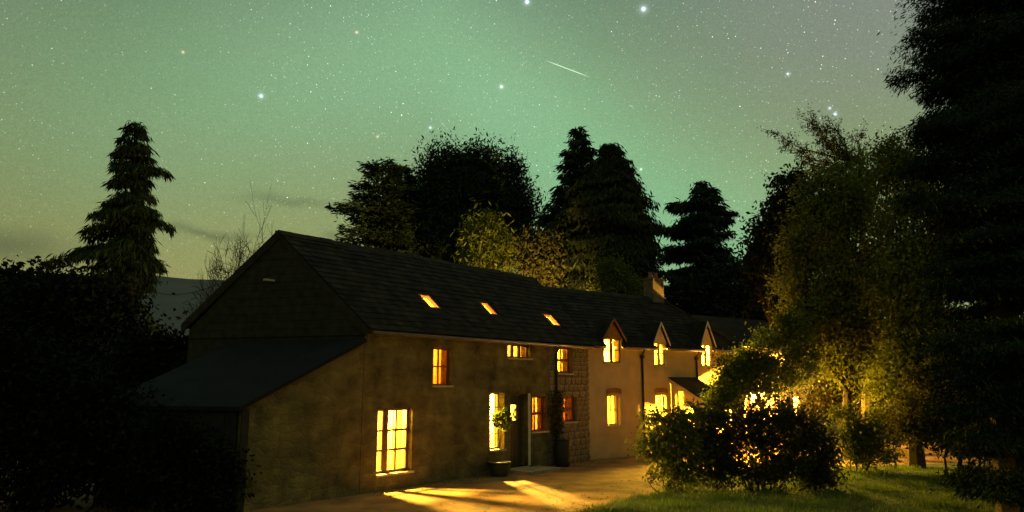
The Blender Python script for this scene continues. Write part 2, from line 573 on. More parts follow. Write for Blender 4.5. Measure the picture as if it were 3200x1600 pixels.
# ------------------------------------------------------------------ the ground
g = MB()
n_ring, n_seg = 26, 96
rad = [0] + [4 * 1.28 ** k for k in range(n_ring)]
gv = [(0, 0, 0)]
gf = []
for k in range(1, len(rad)):
    for j in range(n_seg):
        th = 2 * math.pi * j / n_seg
        gv.append((rad[k] * math.cos(th), 20 + rad[k] * math.sin(th), 0))
for j in range(n_seg):
    gf.append((0, 1 + j, 1 + (j + 1) % n_seg))
for k in range(1, len(rad) - 1):
    for j in range(n_seg):
        a, b = 1 + (k - 1) * n_seg, 1 + k * n_seg
        j2 = (j + 1) % n_seg
        gf.append((a + j, b + j, b + j2, a + j2))
gv[0] = (0, 20, 0)
g.v, g.f = gv, gf
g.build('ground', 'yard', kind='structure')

# rolling hills far behind
nx, ny = 140, 40
azs = np.linspace(R(-75), R(75), nx)
ds = np.geomspace(130, 1100, ny)
hv = []
for d in ds:
    t = (d - 130) / 400.0
    for a in azs:
        pe = 0.130 + 0.030 * math.exp(-((a + 0.40) / 0.16) ** 2) - 0.05 * min(1, max(0, (a + 0.1) / 0.5)) + 0.006 * math.sin(a * 9) + 0.003 * math.sin(a * 23 + 1)
        crest = 430 * pe
        s = min(1, max(0, t))
        h = crest * (s * s * (3 - 2 * s)) if d <= 530 else crest * max(0.3, 1 - (d - 530) / 900)
        h += 1.2 * math.sin(a * 40 + d * 0.02) * s
        hv.append((d * math.sin(a), d * math.cos(a), h - 0.3))
hv = np.array(hv)
hf = np.array([(i * nx + j, i * nx + j + 1, (i + 1) * nx + j + 1, (i + 1) * nx + j) for i in range(ny - 1) for j in range(nx - 1)])
raw_mesh('hills', hv, hf, 'hill', smooth=True, kind='structure')

# the lawn: a low turf sheet with a curved edge
edge = [(0.2, 13.0), (0.9, 14.4), (1.5, 15.4), (2.3, 16.5), (3.1, 17.3), (3.7, 18.1), (4.1, 19.0), (4.6, 20.2), (5.4, 21.2), (6.8, 22.0), (9.0, 22.8), (12.5, 23.6), (17, 24.5), (40, 26)]
outer = [(60, 26), (60, -20), (-12, -20), (-12, 6), (-4, 9.5), (-1.2, 11.6)]
poly = edge + outer
mb = MB()
nE = len(poly)
cx, cy = 14.0, 10.0
mb.v = [(x, y, 0.004) for x, y in poly] + [(x + (cx - x) * 0.012, y + (cy - y) * 0.012, 0.06) for x, y in poly]
for k in range(nE):
    k2 = (k + 1) % nE
    mb.f.append((k, nE + k, nE + k2, k2))
mb.f.append(tuple(range(nE, 2 * nE))[::-1])
mb.build('lawn', 'lawn', kind='structure')


# ------------------------------------------------------------------ windows
def window(parent, s0, s1, z0, z1, cols, rows, rec=0.13, fr=0.05, bar=0.038, frame='brownwood', sill=True, mull=(), colw=None, rowh=None, sash=None,
           name='window', label=None, sillout=0.06, tr=None, depth=0.06):
    """in the parent's frame: x along the wall, y into the house; the frame sits rec behind the face.
    tr(x, y, z) optionally maps the points (sloping roof)"""
    T = tr or (lambda x, y, z: (x, y, z))

    def put(b):
        b.v = [T(*p) for p in b.v]
        return b
    b = MB()
    b.box(s0, s0 + fr, rec, rec + depth, z0, z1).box(s1 - fr, s1, rec, rec + depth, z0, z1)
    b.box(s0 + fr, s1 - fr, rec, rec + depth, z0, z0 + fr).box(s0 + fr, s1 - fr, rec, rec + depth, z1 - fr, z1)
    wo = put(b).build(name, frame, parent)
    if label:
        wo['label'] = label
    xi0, xi1, zi0, zi1 = s0 + fr, s1 - fr, z0 + fr, z1 - fr
    cw = colw or [1] * cols
    rh = rowh or [1] * rows
    xs = [xi0 + (xi1 - xi0) * sum(cw[:k]) / sum(cw) for k in range(cols + 1)]
    zs = [zi0 + (zi1 - zi0) * sum(rh[:k]) / sum(rh) for k in range(rows + 1)]
    for k in range(1, cols):
        hw = bar * (1.6 if k in mull else 0.5)
        put(MB().box(xs[k] - hw, xs[k] + hw, rec + 0.008, rec + depth - 0.008, zi0, zi1)).build('mullion' if k in mull else 'glazing_bar', frame, wo)
    for k in range(1, rows):
        hw = bar * (1.1 if sash == k else 0.5)
        put(MB().box(xi0, xi1, rec + 0.012, rec + depth - 0.012, zs[k] - hw, zs[k] + hw)).build('meeting_rail' if sash == k else 'glazing_bar', frame, wo)
    for i in range(cols):
        for j in range(rows):
            put(MB().box(xs[i] + 0.004, xs[i + 1] - 0.004, rec + 0.028, rec + 0.032, zs[j] + 0.004, zs[j + 1] - 0.004)).build('pane', 'glass', wo)
    if sill:
        put(MB().box(s0 - 0.04, s1 + 0.04, -sillout, rec + 0.02, z0 - 0.05, z0 - 0.002)).build('sill', 'sill', wo)
    return wo


def curtain(parent_xf, x0, x1, z0, z1, y, m, label, folds=6, amp=0.025, ragged=0.0, name='curtain'):
    """a hanging cloth, top-level, placed with the house's matrix"""
    nx_, nz_ = max(8, folds * 6), 6
    v, f = [], []
    ph = random.random() * 6
    for j in range(nz_ + 1):
        for i in range(nx_ + 1):
            t = i / nx_
            x = x0 + (x1 - x0) * t
            zz = z1 + (z0 - z1) * j / nz_
            yy = y + amp * math.sin(t * folds * 2 * math.pi + ph + 0.3 * math.sin(j)) + 0.01 * math.sin(t * 17 + ph)
            v.append((x + ragged * math.sin(j * 1.7 + ph) * t, yy, zz))
    for j in range(nz_):
        for i in range(nx_):
            a = j * (nx_ + 1) + i
            f.append((a, a + 1, a + nx_ + 2, a + nx_ + 1))
    b = MB()
    b.v, b.f = v, f
    o = b.build(name, m, smooth=True, label=label, cat='curtain', group='curtains in the lit windows')
    o.location = parent_xf.location
    o.rotation_euler = parent_xf.rotation_euler
    return o


# ------------------------------------------------------------------ farmhouse (near building)
A_ANG = math.atan2(0.77712567, 0.62934545)
house = empty('farmhouse', (-3.60, 17.69, 0), A_ANG, 'long ochre-washed farmhouse with dark slate roof, three roof lights and a blank gable', 'house')
LA = 10.0
# openings on the front: s0, s1, z0, z1
W1 = (0.50, 1.66, 0.39, 1.96)
W2 = (2.37, 3.06, 2.52, 3.53)
W3 = (4.72, 5.36, 0.68, 2.30)
W4 = (5.52, 6.66, 3.34, 3.76)
DR = (5.66, 6.50, 0.10, 2.24)
W5 = (6.74, 7.50, 1.09, 2.17)
W6 = (8.12, 8.95, 2.90, 3.76)
W7 = (8.42, 9.15, 1.31, 2.12)
mb = MB()
ss_stone = 7.62
mb.slab(0.0, ss_stone, -0.2, 3.80, [W1, W2, W3, W4, DR, W5], lambda a, b, w_: (a, w_, b), 0.40)
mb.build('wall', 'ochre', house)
MB().slab(ss_stone, LA, -0.2, 3.80, [W6, W7], lambda a, b, w_: (a, w_ + 0.02, b), 0.38).build('wall', 'mortar', house, label='stone wall section beside the cream cottage')
# rubble stones of the right-hand section, one by one
z = 0.0
row = 0
proto = []
for k in range(10):
    b = MB()
    n = 8
    lx, lz = 0.5, 0.5
    # an irregular rounded block, unit size, front face at y=-0.5
    pts = []
    for (yy, sc_) in ((0.5, 1.0), (-0.35, 1.0), (-0.5, 0.86)):
        for q in range(n):
            th = 2 * math.pi * (q + 0.5) / n
            ex = math.copysign(abs(math.cos(th)) ** 0.45, math.cos(th)) * 0.5 * sc_
            ez = math.copysign(abs(math.sin(th)) ** 0.45, math.sin(th)) * 0.5 * sc_
            pts.append((ex * random.uniform(0.92, 1.0), yy + random.uniform(-0.08, 0.08), ez * random.uniform(0.9, 1.0)))
    b.v = pts
    for r_ in range(2):
        for q in range(n):
            q2 = (q + 1) % n
            b.f.append((r_ * n + q, (r_ + 1) * n + q, (r_ + 1) * n + q2, r_ * n + q2))
    b.f.append(tuple(2 * n + q for q in range(n)))
    o = b.build('stone', 'stone', house)
    proto.append(o.data)
    bpy.data.objects.remove(o)
while z < 3.72:
    h = random.uniform(0.13, 0.24)
    if z + h > 3.78:
        h = 3.78 - z
    s = ss_stone + 0.02 - random.uniform(0, 0.15)
    while s < LA - 0.02:
        wd = random.uniform(0.2, 0.46)
        s1_ = min(s + wd, LA - 0.01)
        a0 = max(s, ss_stone)
        blocked = False
        for (q0, q1, r0, r1) in (W6, W7):
            if z + h > r0 + 0.03 and z < r1 - 0.03:
                if a0 < q1 and s1_ > q0:
                    if a0 < q0 - 0.08:
                        s1_ = q0 - 0.005
                    elif s1_ > q1 + 0.08 and a0 >= q0 - 0.08:
                        a0 = max(a0, q1 + 0.005)
                        if a0 < q0:
                            blocked = True
                    else:
                        blocked = True
        if not blocked and s1_ - a0 > 0.06:
            o = bpy.data.objects.new('stone', random.choice(proto))
            COL.objects.link(o)
            o.parent = house
            o.location = ((a0 + s1_) / 2, 0.02 + random.uniform(-0.008, 0.006), z + h / 2)
            o.scale = (s1_ - a0 - 0.016, 0.07, h - 0.014)
        s = max(s1_, s + 0.08) if not blocked else s + wd
    z += h
# left gable wall, skewed to the front, five-sided
gl0, gl1 = np.array([0.0, 0.0]), np.array([-2.0, 4.75])
gd = gl1 - gl0


def gpt(t, zz, off=0.0):
    p = gl0 + gd * t
    return (p[0] - off * 0.92, p[1] - off * 0.39, zz)


TR = 0.505
mb = MB()
mb.prism([gpt(0, -0.2), gpt(1, -0.2), gpt(1, 3.98), gpt(TR, 6.30), gpt(0, 3.80)], (0.36, 0.15, 0))
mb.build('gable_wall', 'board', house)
# boarding on the gable above the shed roof, each board its own piece
zb = 3.74
while zb < 6.25:
    ztop = min(zb + 0.21, 6.28)

    def ext(zz):
        if zz <= 3.80:
            return 0.0, 1.0
        t0 = TR * (zz - 3.80) / (6.30 - 3.80)
        t1 = 1 - (1 - TR) * max(0, (zz - 3.98)) / (6.30 - 3.98)
        return t0, t1
    a0, a1 = ext(zb)
    b0, b1 = ext(ztop)
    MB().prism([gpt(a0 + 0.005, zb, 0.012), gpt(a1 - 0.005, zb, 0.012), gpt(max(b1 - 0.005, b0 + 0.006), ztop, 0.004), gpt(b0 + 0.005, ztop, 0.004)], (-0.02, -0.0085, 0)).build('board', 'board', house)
    zb += 0.2
# rear and far-end walls
RW = (6.4, 7.9, 2.7, 3.6)
MB().slab(-1.55, LA, -0.2, 4.0, [RW], lambda a, b, w_: (a, 4.75 - w_, b), 0.35).build('rear_wall', 'ochre', house)
window(house, *RW, 3, 1, rec=0.14, frame='whitewood', sill=False, tr=lambda x, y, z_: (x, 4.75 - y, z_))
lamp('room_lamp', house, (7.2, 4.28, 2.8), 1200, (1.0, 0.66, 0.18))
MB().prism([(LA - 0.35, 0.40, -0.2), (LA - 0.35, 4.40, -0.2), (LA - 0.35, 4.40, 4.2), (LA - 0.35, 2.41, 6.25), (LA - 0.35, 0.4, 4.25)], (0.35, 0, 0)).build('end_wall', 'ochre', house)
MB().prism([(-0.06, 0.03, 3.803), (-0.06, 0.37, 3.803), (-0.06, 0.37, 4.20), (-0.06, 0.03, 3.87)], (LA - 0.35, 0, 0)).build('eave_light_stop', 'board', house)  # added filler, stops room light leaking out between wall and roof
# inside: floors, partitions, linings
MB().box(0.3, LA - 0.36, 0.405, 4.39, 2.36, 2.44).build('upper_floor', 'plaster', house)
MB().box(0.3, LA - 0.36, 0.405, 4.39, 0.02, 0.08).build('ground_floor', 'floorwood', house)
for ps, z0_, z1_ in ((4.25, 0.08, 2.36), (6.62, 0.08, 2.36), (4.3, 2.44, 3.9), (7.2, 2.44, 3.9)):
    MB().box(ps, ps + 0.1, 0.405, 4.39, z0_, z1_).build('partition', 'plaster', house)
MB().box(0.3, LA - 0.36, 3.2, 3.3, 0.09, 2.355).build('partition', 'plaster', house)
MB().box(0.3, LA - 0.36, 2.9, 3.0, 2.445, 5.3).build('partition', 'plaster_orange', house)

# roof: front slope with three openings, rear slope
EU, EZ, RU, RZ = -0.14, 3.90, 2.41, 6.47
REU, REZ = 4.95, 4.08
SL = math.hypot(RU - EU, RZ - EZ)
dirs = ((RU - EU) / SL, (RZ - EZ) / SL)
nrm2 = (-dirs[1], dirs[0])      # outward (up, towards the front)
S0, S1 = 0.02, LA + 0.12


def shear(a, v):
    return a + (-1.03 * v / SL) * (1 - (a - S0) / (S1 - S0))


def unshear(s, v):
    k = -1.03 * v / SL
    return (s - k - k * S0 / (S1 - S0)) / (1 - k / (S1 - S0))


def roofmap(a, v, w_):
    return (shear(a, v), EU + dirs[0] * v + nrm2[0] * (w_ - 0.10), EZ + dirs[1] * v + nrm2[1] * (w_ - 0.10))


sky = []
for (q0, q1, u0, u1) in ((2.76, 3.19, 0.62, 1.03), (5.37, 5.76, 0.62, 1.02), (8.45, 8.95, 0.46, 0.88)):
    v0, v1 = (u0 - EU) / dirs[0], (u1 - EU) / dirs[0]
    vm_ = (v0 + v1) / 2
    sky.append((unshear(q0, vm_), unshear(q1, vm_), v0, v1))
MB().slab(S0, S1, 0, SL, sky, roofmap, 0.10).build('roof', 'slate', house)
roofA = house.children[-1]
SLr = math.hypot(REU - RU, RZ - REZ)
dr_ = ((REU - RU) / SLr, -(RZ - REZ) / SLr)


def rearmap(a, v, w_):
    k = -1.03 - 1.1 * v / SLr
    aa = a + k * (1 - (a - S0) / (S1 - S0))
    return (aa, RU + dr_[0] * v - dr_[1] * (w_ - 0.10) * 1, RZ + dr_[1] * v + dr_[0] * (w_ - 0.10))


MB().slab(S0, S1, 0, SLr, [], rearmap, 0.10).build('rear_roof', 'slate', house)


def slates(a0, a1, v1, holes, mp, wd=0.24, gauge=0.21):
    """overlapping slates laid in courses over a slope, one joined piece"""
    b = MB()
    v = -0.03
    r_ = 0
    while v < v1 - 0.05:
        a = a0 - (wd / 2 if r_ % 2 else 0)
        while a < a1:
            x0, x1 = max(a + 0.004, a0), min(a + wd - 0.004, a1)
            ve = min(v + gauge * 1.35, v1)
            if x1 - x0 > 0.04 and not any(h[0] - 0.06 < x1 and h[1] + 0.06 > x0 and h[2] - 0.06 < ve and h[3] + 0.06 > v for h in holes):
                j = random.uniform(-0.008, 0.008) - (random.uniform(0.02, 0.08) if random.random() < 0.03 else 0)
                l0 = random.uniform(0.014, 0.024)
                top = [mp(x0, v + j, 0.10 + l0 + 0.012), mp(x1, v + j, 0.10 + l0 + 0.012 + random.uniform(-.003, .003)), mp(x1, ve, 0.108), mp(x0, ve, 0.108)]
                bot = [mp(x0, v + j, 0.10 + l0), mp(x1, v + j, 0.10 + l0)]
                b.face(top)
                b.face([bot[0], bot[1], top[1], top[0]])
            a += wd
        v += gauge
        r_ += 1
    return b


slates(S0, S1, SL, sky, roofmap).build('slate_course', 'slate', house, kind='stuff')
# plastered underside of the slope
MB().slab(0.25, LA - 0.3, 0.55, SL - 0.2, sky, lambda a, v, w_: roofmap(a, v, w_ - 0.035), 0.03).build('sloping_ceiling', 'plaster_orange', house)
# ridge tiles, one by one
nrt = 26
for k in range(nrt):
    a0 = -1.0 + (S1 + 1.0) * k / nrt
    a1 = -1.0 + (S1 + 1.0) * (k + 1) / nrt - 0.012
    b = MB()
    zz = RZ + 0.035 + random.uniform(-0.012, 0.012) + 0.012 * math.sin(k * 0.7)
    b.prism([(a0, RU - 0.13, zz - 0.12), (a0, RU, zz + 0.02), (a0, RU + 0.13, zz - 0.12), (a0, RU + 0.10, zz - 0.135), (a0, RU, zz - 0.01), (a0, RU - 0.10, zz - 0.135)], (a1 - a0, 0, 0))
    b.build('ridge_tile', 'ridge', house)
# barge board on the near verge
pA, pB = roofmap(S0, -0.02, 0.0), roofmap(S0, SL, 0.0)
MB().prism([(pA[0] - 0.05, pA[1], pA[2] - 0.13), (pB[0] - 0.05, pB[1], pB[2] - 0.13), (pB[0] - 0.05, pB[1], pB[2] + 0.12), (pA[0] - 0.05, pA[1], pA[2] + 0.12)], (0.045, 0, 0)).build('barge_board', 'board', house)
pC, pD = rearmap(S0, 0.0, 0.0), rearmap(S0, SLr, 0.0)
MB().prism([(pC[0] - 0.05, pC[1], pC[2] - 0.13), (pD[0] - 0.05, pD[1], pD[2] - 0.13), (pD[0] - 0.05, pD[1], pD[2] + 0.12), (pC[0] - 0.05, pC[1], pC[2] + 0.12)], (0.045, 0, 0)).build('barge_board', 'board', house)
# pale ledge high on the gable
q = gpt(0.52, 5.16, 0.05)
MB().box(q[0] - 0.24, q[0] + 0.24, q[1] - 0.06, q[1] + 0.02, 5.16, 5.21).build('ledge', 'sill', house)
# roof lights
for (a0, a1, v0, v1) in sky:
    window(house, a0, a1, v0, v1, 1, 1, rec=-0.02, fr=0.045, frame='redwood', sill=False, name='roof_light', tr=lambda x, y, z_: roofmap(x, z_, 0.10 - y), depth=0.09)
# gutter under the eaves and downpipe
MB().tube([(0.1, EU - 0.06, 3.80), (4.0, EU - 0.06, 3.79), (LA - 0.05, EU - 0.06, 3.78)], 0.048, 8).build('gutter', 'gutter', house, smooth=True)
b = MB()
b.tube([(7.96, EU - 0.04, 3.74), (7.96, -0.06, 3.55), (7.96, -0.06, 0.12), (7.96, -0.14, 0.06)], 0.038, 8)
b.box(7.90, 8.02, -0.10, -0.02, 2.3, 2.34).box(7.90, 8.02, -0.10, -0.02, 1.0, 1.04)
b.build('downpipe', 'pipe', house, smooth=False)
# windows
window(house, *W1, 3, 3, rec=0.16, fr=0.065, bar=0.055, frame='brownwood', mull=(1,), colw=[0.9, 0.95, 0.95], label='large white-lit casement window with nine panes')
window(house, *W2, 2, 2, rec=0.14, fr=0.045, frame='redwood')
window(house, W3[0], W3[1], W3[2], W3[3], 1, 4, rec=0.22, fr=0.05, frame='whitewood', bar=0.03)
window(house, *W4, 3, 1, rec=0.14, fr=0.05, frame='brownwood', mull=(1, 2), bar=0.04)
window(house, *W5, 2, 2, rec=0.2, fr=0.05, frame='redwood', sash=1)
window(house, *W6, 2, 2, rec=0.14, fr=0.06, frame='redwood', sash=1)
window(house, *W7, 2, 2, rec=0.14, fr=0.05, frame='redwood', sash=1)
# door with a small lit pane
ph_ = (5.84, 6.18, 1.46, 1.92)
dr = MB().slab(DR[0] + 0.04, DR[1] - 0.04, DR[2] - 0.005, DR[3] - 0.04, [ph_], lambda a, b_, w_: (a, 0.2 + w_, b_), 0.05).build('door', 'door', house)
MB().box(ph_[0], ph_[1], 0.222, 0.228, ph_[2], ph_[3]).build('pane', 'glass', dr)
b = MB()
for k in range(4):
    xx = DR[0] + 0.06 + 0.18 * k
    if xx + 0.16 < DR[1] - 0.06:
        b.box(xx, xx + 0.16, 0.188, 0.199, 0.14, 1.3)
b.build('door_panel', 'door', dr)
MB().tube([(6.36, 0.19, 1.06), (6.36, 0.14, 1.06), (6.28, 0.14, 1.06)], 0.012, 6).build('handle', 'pipe', dr)
b = MB()
b.box(DR[0], DR[0] + 0.055, 0.17, 0.27, DR[2], DR[3]).box(DR[1] - 0.055, DR[1], 0.17, 0.27, DR[2], DR[3]).box(DR[0] + 0.055, DR[1] - 0.055, 0.17, 0.27, DR[3] - 0.055, DR[3])
b.build('door_frame', 'ochre', house)
MB().box(DR[1] + 0.005, DR[1] + 0.11, -0.02, 0.0, DR[2], DR[3] + 0.02).build('door_jamb', 'whitewood', house, label='pale strip of timber beside the door')
MB().box(DR[0] - 0.02, DR[1] + 0.02, -0.03, 0.28, 0.03, 0.10).build('threshold', 'sill', house)
# rooms' lamps
WARM = (1.0, 0.56, 0.07)
YEL = (1.0, 0.64, 0.10)
ORG = (1.0, 0.52, 0.09)
HOT = (1.0, 0.60, 0.045)
lamp('room_lamp', house, (0.85, 1.25, 1.98), 11000, YEL)
lamp('room_lamp', house, (6.35, 2.3, 2.02), 17000, YEL, 0.03)
lamp('room_lamp', house, (8.0, 1.9, 2.0), 1000, ORG)
lamp('room_lamp', house, (2.9, 1.6, 4.2), 1300, WARM)
lamp('room_lamp', house, (5.7, 1.5, 4.2), 1300, WARM)
lamp('room_lamp', house, (8.7, 1.5, 4.1), 1300, WARM)
# curtains
curtain(house, 1.22, 1.40, 0.42, 2.2, 0.46, 'curtain_yellow', 'narrow yellow curtain hanging in the large nine-pane window', 2, 0.02)
curtain(house, 2.72, 3.12, 2.46, 3.6, 0.44, 'curtain_orange', 'orange curtain drawn over half the upper window above the large one', 5)
curtain(house, 6.66, 7.56, 1.0, 2.3, 0.46, 'curtain_orange', 'red-orange curtain filling the sash window right of the front door', 8)
curtain(house, 8.42, 9.2, 2.8, 3.75, 0.44, 'curtain_yellow', 'amber curtain in the upper window above the downpipe', 6)
curtain(house, 8.34, 9.22, 1.2, 2.25, 0.44, 'curtain_orange', 'striped orange curtain in the small window of the stone wall', 9)
curtain(house, 6.1, 6.7, 3.28, 3.79, 0.44, 'curtain_cream', 'cream blind in the small three-light window under the eaves', 3, name='blind')

# ------------------------------------------------------------------ lean-to shed against the gable
shed = empty('lean_to_shed', house.location, A_ANG, 'dark lean-to shed with a grey felt roof against the farmhouse gable', 'shed')
ZT, ZL, SLN = 3.66, 2.16, -3.12
MB().prism([(SLN, 0, -0.2), (-0.012, 0, -0.2), (-0.012, 0, ZT - 0.12), (SLN, 0, ZL - 0.1)], (0, 0.22, 0)).build('side_wall', 'ochre', shed)
pts = [(0.0 - 0.01, -0.10, ZT), (-1.43, 3.4, ZT), (-4.66, 3.4, ZL - 0.05), (SLN - 0.14, -0.10, ZL - 0.05)]
MB().prism([(p[0], p[1], p[2] - 0.09) for p in pts], (0, 0, 0.09)).build('roof', 'felt', shed)
fx = np.array([-1.43, 3.35])


def fpt(t, zz, o=0.0):
    return (SLN + fx[0] * t - 0.9 * o, fx[1] * t - 0.4 * o, zz)


MB().prism([fpt(0.046, -0.2), fpt(1, -0.2), fpt(1, ZL - 0.16), fpt(0.046, ZL - 0.16)], (0.2, 0.09, 0)).build('front_wall', 'board', shed)
MB().prism([(-4.5, 3.35, -0.2), (-1.44, 3.35, -0.2), (-1.44, 3.35, ZT - 0.12), (-4.5, 3.35, ZL - 0.14)], (0, -0.15, 0)).build('rear_wall', 'board', shed)
for k in range(2):
    t0 = 0.12 + 0.24 * k
    d_ = MB().prism([fpt(t0, 0.05, 0.005), fpt(t0 + 0.23, 0.05, 0.005), fpt(t0 + 0.23, 1.95, 0.005), fpt(t0, 1.95, 0.005)], (-0.045, -0.02, 0)).build('door', 'board', shed)
    for zz in (0.4, 1.6):
        MB().prism([fpt(t0 + 0.01, zz, 0.06), fpt(t0 + 0.2, zz, 0.06), fpt(t0 + 0.2, zz + 0.06, 0.06), fpt(t0 + 0.01, zz + 0.06, 0.06)], (-0.012, -0.005, 0)).build('hinge', 'pipe', d_)
MB().prism([(SLN - 0.05, -0.03, -0.1), (SLN + 0.12, -0.03, -0.1), (SLN + 0.12, -0.03, ZL - 0.1), (SLN - 0.05, -0.03, ZL - 0.12)], (0, 0.03 - 0.002, 0)).build('corner_post', 'board', shed)

# ------------------------------------------------------------------ cream cottage (far building)
BX, BY = 0.81389045, 0.58101836
B_ANG = math.atan2(BY, BX)
EB = np.array([2.6935, 25.4613])
cot = empty('cream_cottage', (EB[0], EB[1], 0), B_ANG, 'cream-rendered cottage with three pointed dormers and a chimney at its ridge end', 'house')
LB = 8.40
D = [(0.72, 1.54, 3.30, 4.16), (3.28, 3.86, 3.24, 4.08), (5.98, 6.54, 3.24, 4.10)]       # dormer windows
DA = [4.82, 4.80, 4.96]                                                                  # apex heights
W8 = (0.84, 1.46, 1.10, 2.16)
W9 = (3.28, 3.86, 0.90, 2.16)
WC = 3.84
holesB = [(d[0], d[1], d[2], 3.9) for d in D] + [W8, W9]
MB().slab(-0.30, LB, -0.2, WC, holesB, lambda a, b, w_: (a, w_, b), 0.35).build('wall', 'cream', cot)
RW = (1.2, 3.6, 2.7, 3.7)
MB().slab(-0.30, LB, -0.2, WC, [RW], lambda a, b, w_: (a, 5.2 - w_, b), 0.3).build('rear_wall', 'cream', cot)
window(cot, *RW, 4, 1, rec=0.12, frame='whitewood', sill=False, tr=lambda x, y, z_: (x, 5.2 - y, z_))
lamp('room_lamp', cot, (2.4, 4.78, 2.85), 12000, (1.0, 0.66, 0.18))
MB().slab(0.36, 4.89, -0.2, WC, [], lambda a, b, w_: (LB - w_, a, b), 0.3).build('end_wall', 'cream', cot)
MB().slab(0.36, 4.89, -0.2, WC, [], lambda a, b, w_: (-0.30 + w_, a, b), 0.3).build('end_wall', 'cream', cot)
MB().box(0.01, LB - 0.31, 0.355, 4.88, 2.42, 2.5).build('upper_floor', 'plaster', cot)
MB().box(0.01, LB - 0.31, 0.355, 4.88, 0.02, 0.08).build('ground_floor', 'floorwood', cot)
MB().box(0.01, LB - 0.31, 3.0, 3.1, 0.09, 2.415).build('partition', 'plaster', cot)
MB().box(0.01, LB - 0.31, 2.5, 2.58, 2.505, 5.4).build('partition', 'plaster', cot)
MB().box(4.95, 5.03, 0.36, 2.99, 0.09, 2.415).build('partition', 'plaster', cot)
BEU, BEZ, BRU, BRZ = -0.16, 3.90, 2.6, 6.20
SLB = math.hypot(BRU - BEU, BRZ - BEZ)
db = ((BRU - BEU) / SLB, (BRZ - BEZ) / SLB)
RS0, RS1, RTOP = -1.25, LB + 0.12, 6.45


def bmap(a, v, w_):
    t = v / SLB
    aa = RS0 + (a - RS0) / (RS1 - RS0) * ((RS1 + (RTOP - RS1) * t) - RS0)
    return (aa, BEU + db[0] * v - db[1] * (w_ - 0.1), BEZ + db[1] * v + db[0] * (w_ - 0.1))


def bunmap(s, v):
    t = v / SLB
    return RS0 + (s - RS0) * (RS1 - RS0) / ((RS1 + (RTOP - RS1) * t) - RS0)


rh_ = []
for d in D:
    rh_.append((bunmap(d[0] - 0.02, 0.2), bunmap(d[1] + 0.02, 0.2), -0.1, 0.55))
MB().slab(RS0, RS1, 0, SLB, rh_, bmap, 0.1).build('roof', 'slate', cot)
slates(RS0, RS1, SLB, [(h[0] - 0.02, h[1] + 0.02, h[2], h[3] + 0.25) for h in rh_], bmap).build('slate_course', 'slate', cot, kind='stuff')
# rear slope and hipped end
MB().prism([(RS0, BRU, BRZ - 0.08), (RTOP, BRU, BRZ - 0.08), (RS1, 5.36, BEZ - 0.08), (RS0, 5.36, BEZ - 0.08)], (0, 0.0, 0.09)).build('rear_roof', 'slate', cot)
MB().prism([(RTOP + 0.01, BRU, BRZ - 0.06), (RS1, BEU, BEZ - 0.06), (RS1, 5.36, BEZ - 0.06)], (0, 0, 0.09)).build('hip_roof', 'slate', cot)
b = MB()
hp0, hp1 = np.array(bmap(RS1, 0, 0.12)), np.array(bmap(RS1, SLB, 0.12))
b.tube([hp0 + np.array((0, 0, 0.02)), hp1 + np.array((0, 0, 0.02))], 0.06, 6)
b.build('hip_tile', 'ridge', cot)
nrt = 16
for k in range(nrt):
    a0 = RS0 + (RTOP - RS0) * k / nrt
    a1 = RS0 + (RTOP - RS0) * (k + 1) / nrt - 0.012
    zz = BRZ + 0.035 + random.uniform(-0.006, 0.006)
    MB().prism([(a0, BRU - 0.13, zz - 0.11), (a0, BRU, zz + 0.02), (a0, BRU + 0.13, zz - 0.11), (a0, BRU + 0.10, zz - 0.125), (a0, BRU, zz - 0.01), (a0, BRU - 0.10, zz - 0.125)], (a1 - a0, 0, 0)).build('ridge_tile', 'ridge', cot)
# dormers
for k, (d, apz) in enumerate(zip(D, DA)):
    s0, s1, z0, z1 = d
    sm = (s0 + s1) / 2
    hw = (s1 - s0) / 2
    # cheeks
    b = MB()
    for sgn in (-1, 1):
        xx = sm + sgn * (hw + 0.03)
        b.prism([(xx - 0.03, -0.03, 3.70), (xx - 0.03, 0.5, 4.0), (xx - 0.03, 0.5, z1 + 0.08), (xx - 0.03, -0.03, z1 + 0.04)], (0.06, 0, 0))
    dm = b.build('dormer', 'cream', cot)
    # pointed gable face
    MB().prism([(sm - hw - 0.07, -0.04, z1 - 0.02), (sm + hw + 0.07, -0.04, z1 - 0.02), (sm, -0.04, apz - 0.05)], (0, 0.10, 0)).build('gable', 'pale_board' if k else 'brownwood', dm)
    # roof planes and barge boards
    for sgn in (-1, 1):
        lo = np.array([sm + sgn * (hw + 0.15), 0, z1 - 0.10])
        hi = np.array([sm, 0, apz])
        b = MB()
        b.prism([(lo[0], -0.12, lo[2]), (hi[0], -0.12, hi[2]), (hi[0], 1.35, hi[2]), (lo[0], 0.75, lo[2])], (sgn * 0.03, 0, 0.05))
        b.build('dormer_roof', 'slate', dm)
        b = MB()
        b.prism([(lo[0] + sgn * 0.02, -0.16, lo[2] - 0.02), (hi[0], -0.16, hi[2] - 0.02), (hi[0], -0.16, hi[2] + 0.075), (lo[0] + sgn * 0.02, -0.16, lo[2] + 0.07)], (0, 0.035, 0))
        b.build('barge_board', 'whitewood' if k else 'brownwood', dm)
    window(cot, s0, s1, z0, z1, 2, 2, rec=0.04, fr=0.045, frame='brownwood' if k == 0 else 'whitewood', mull=(1,), rowh=[1.1, 1])
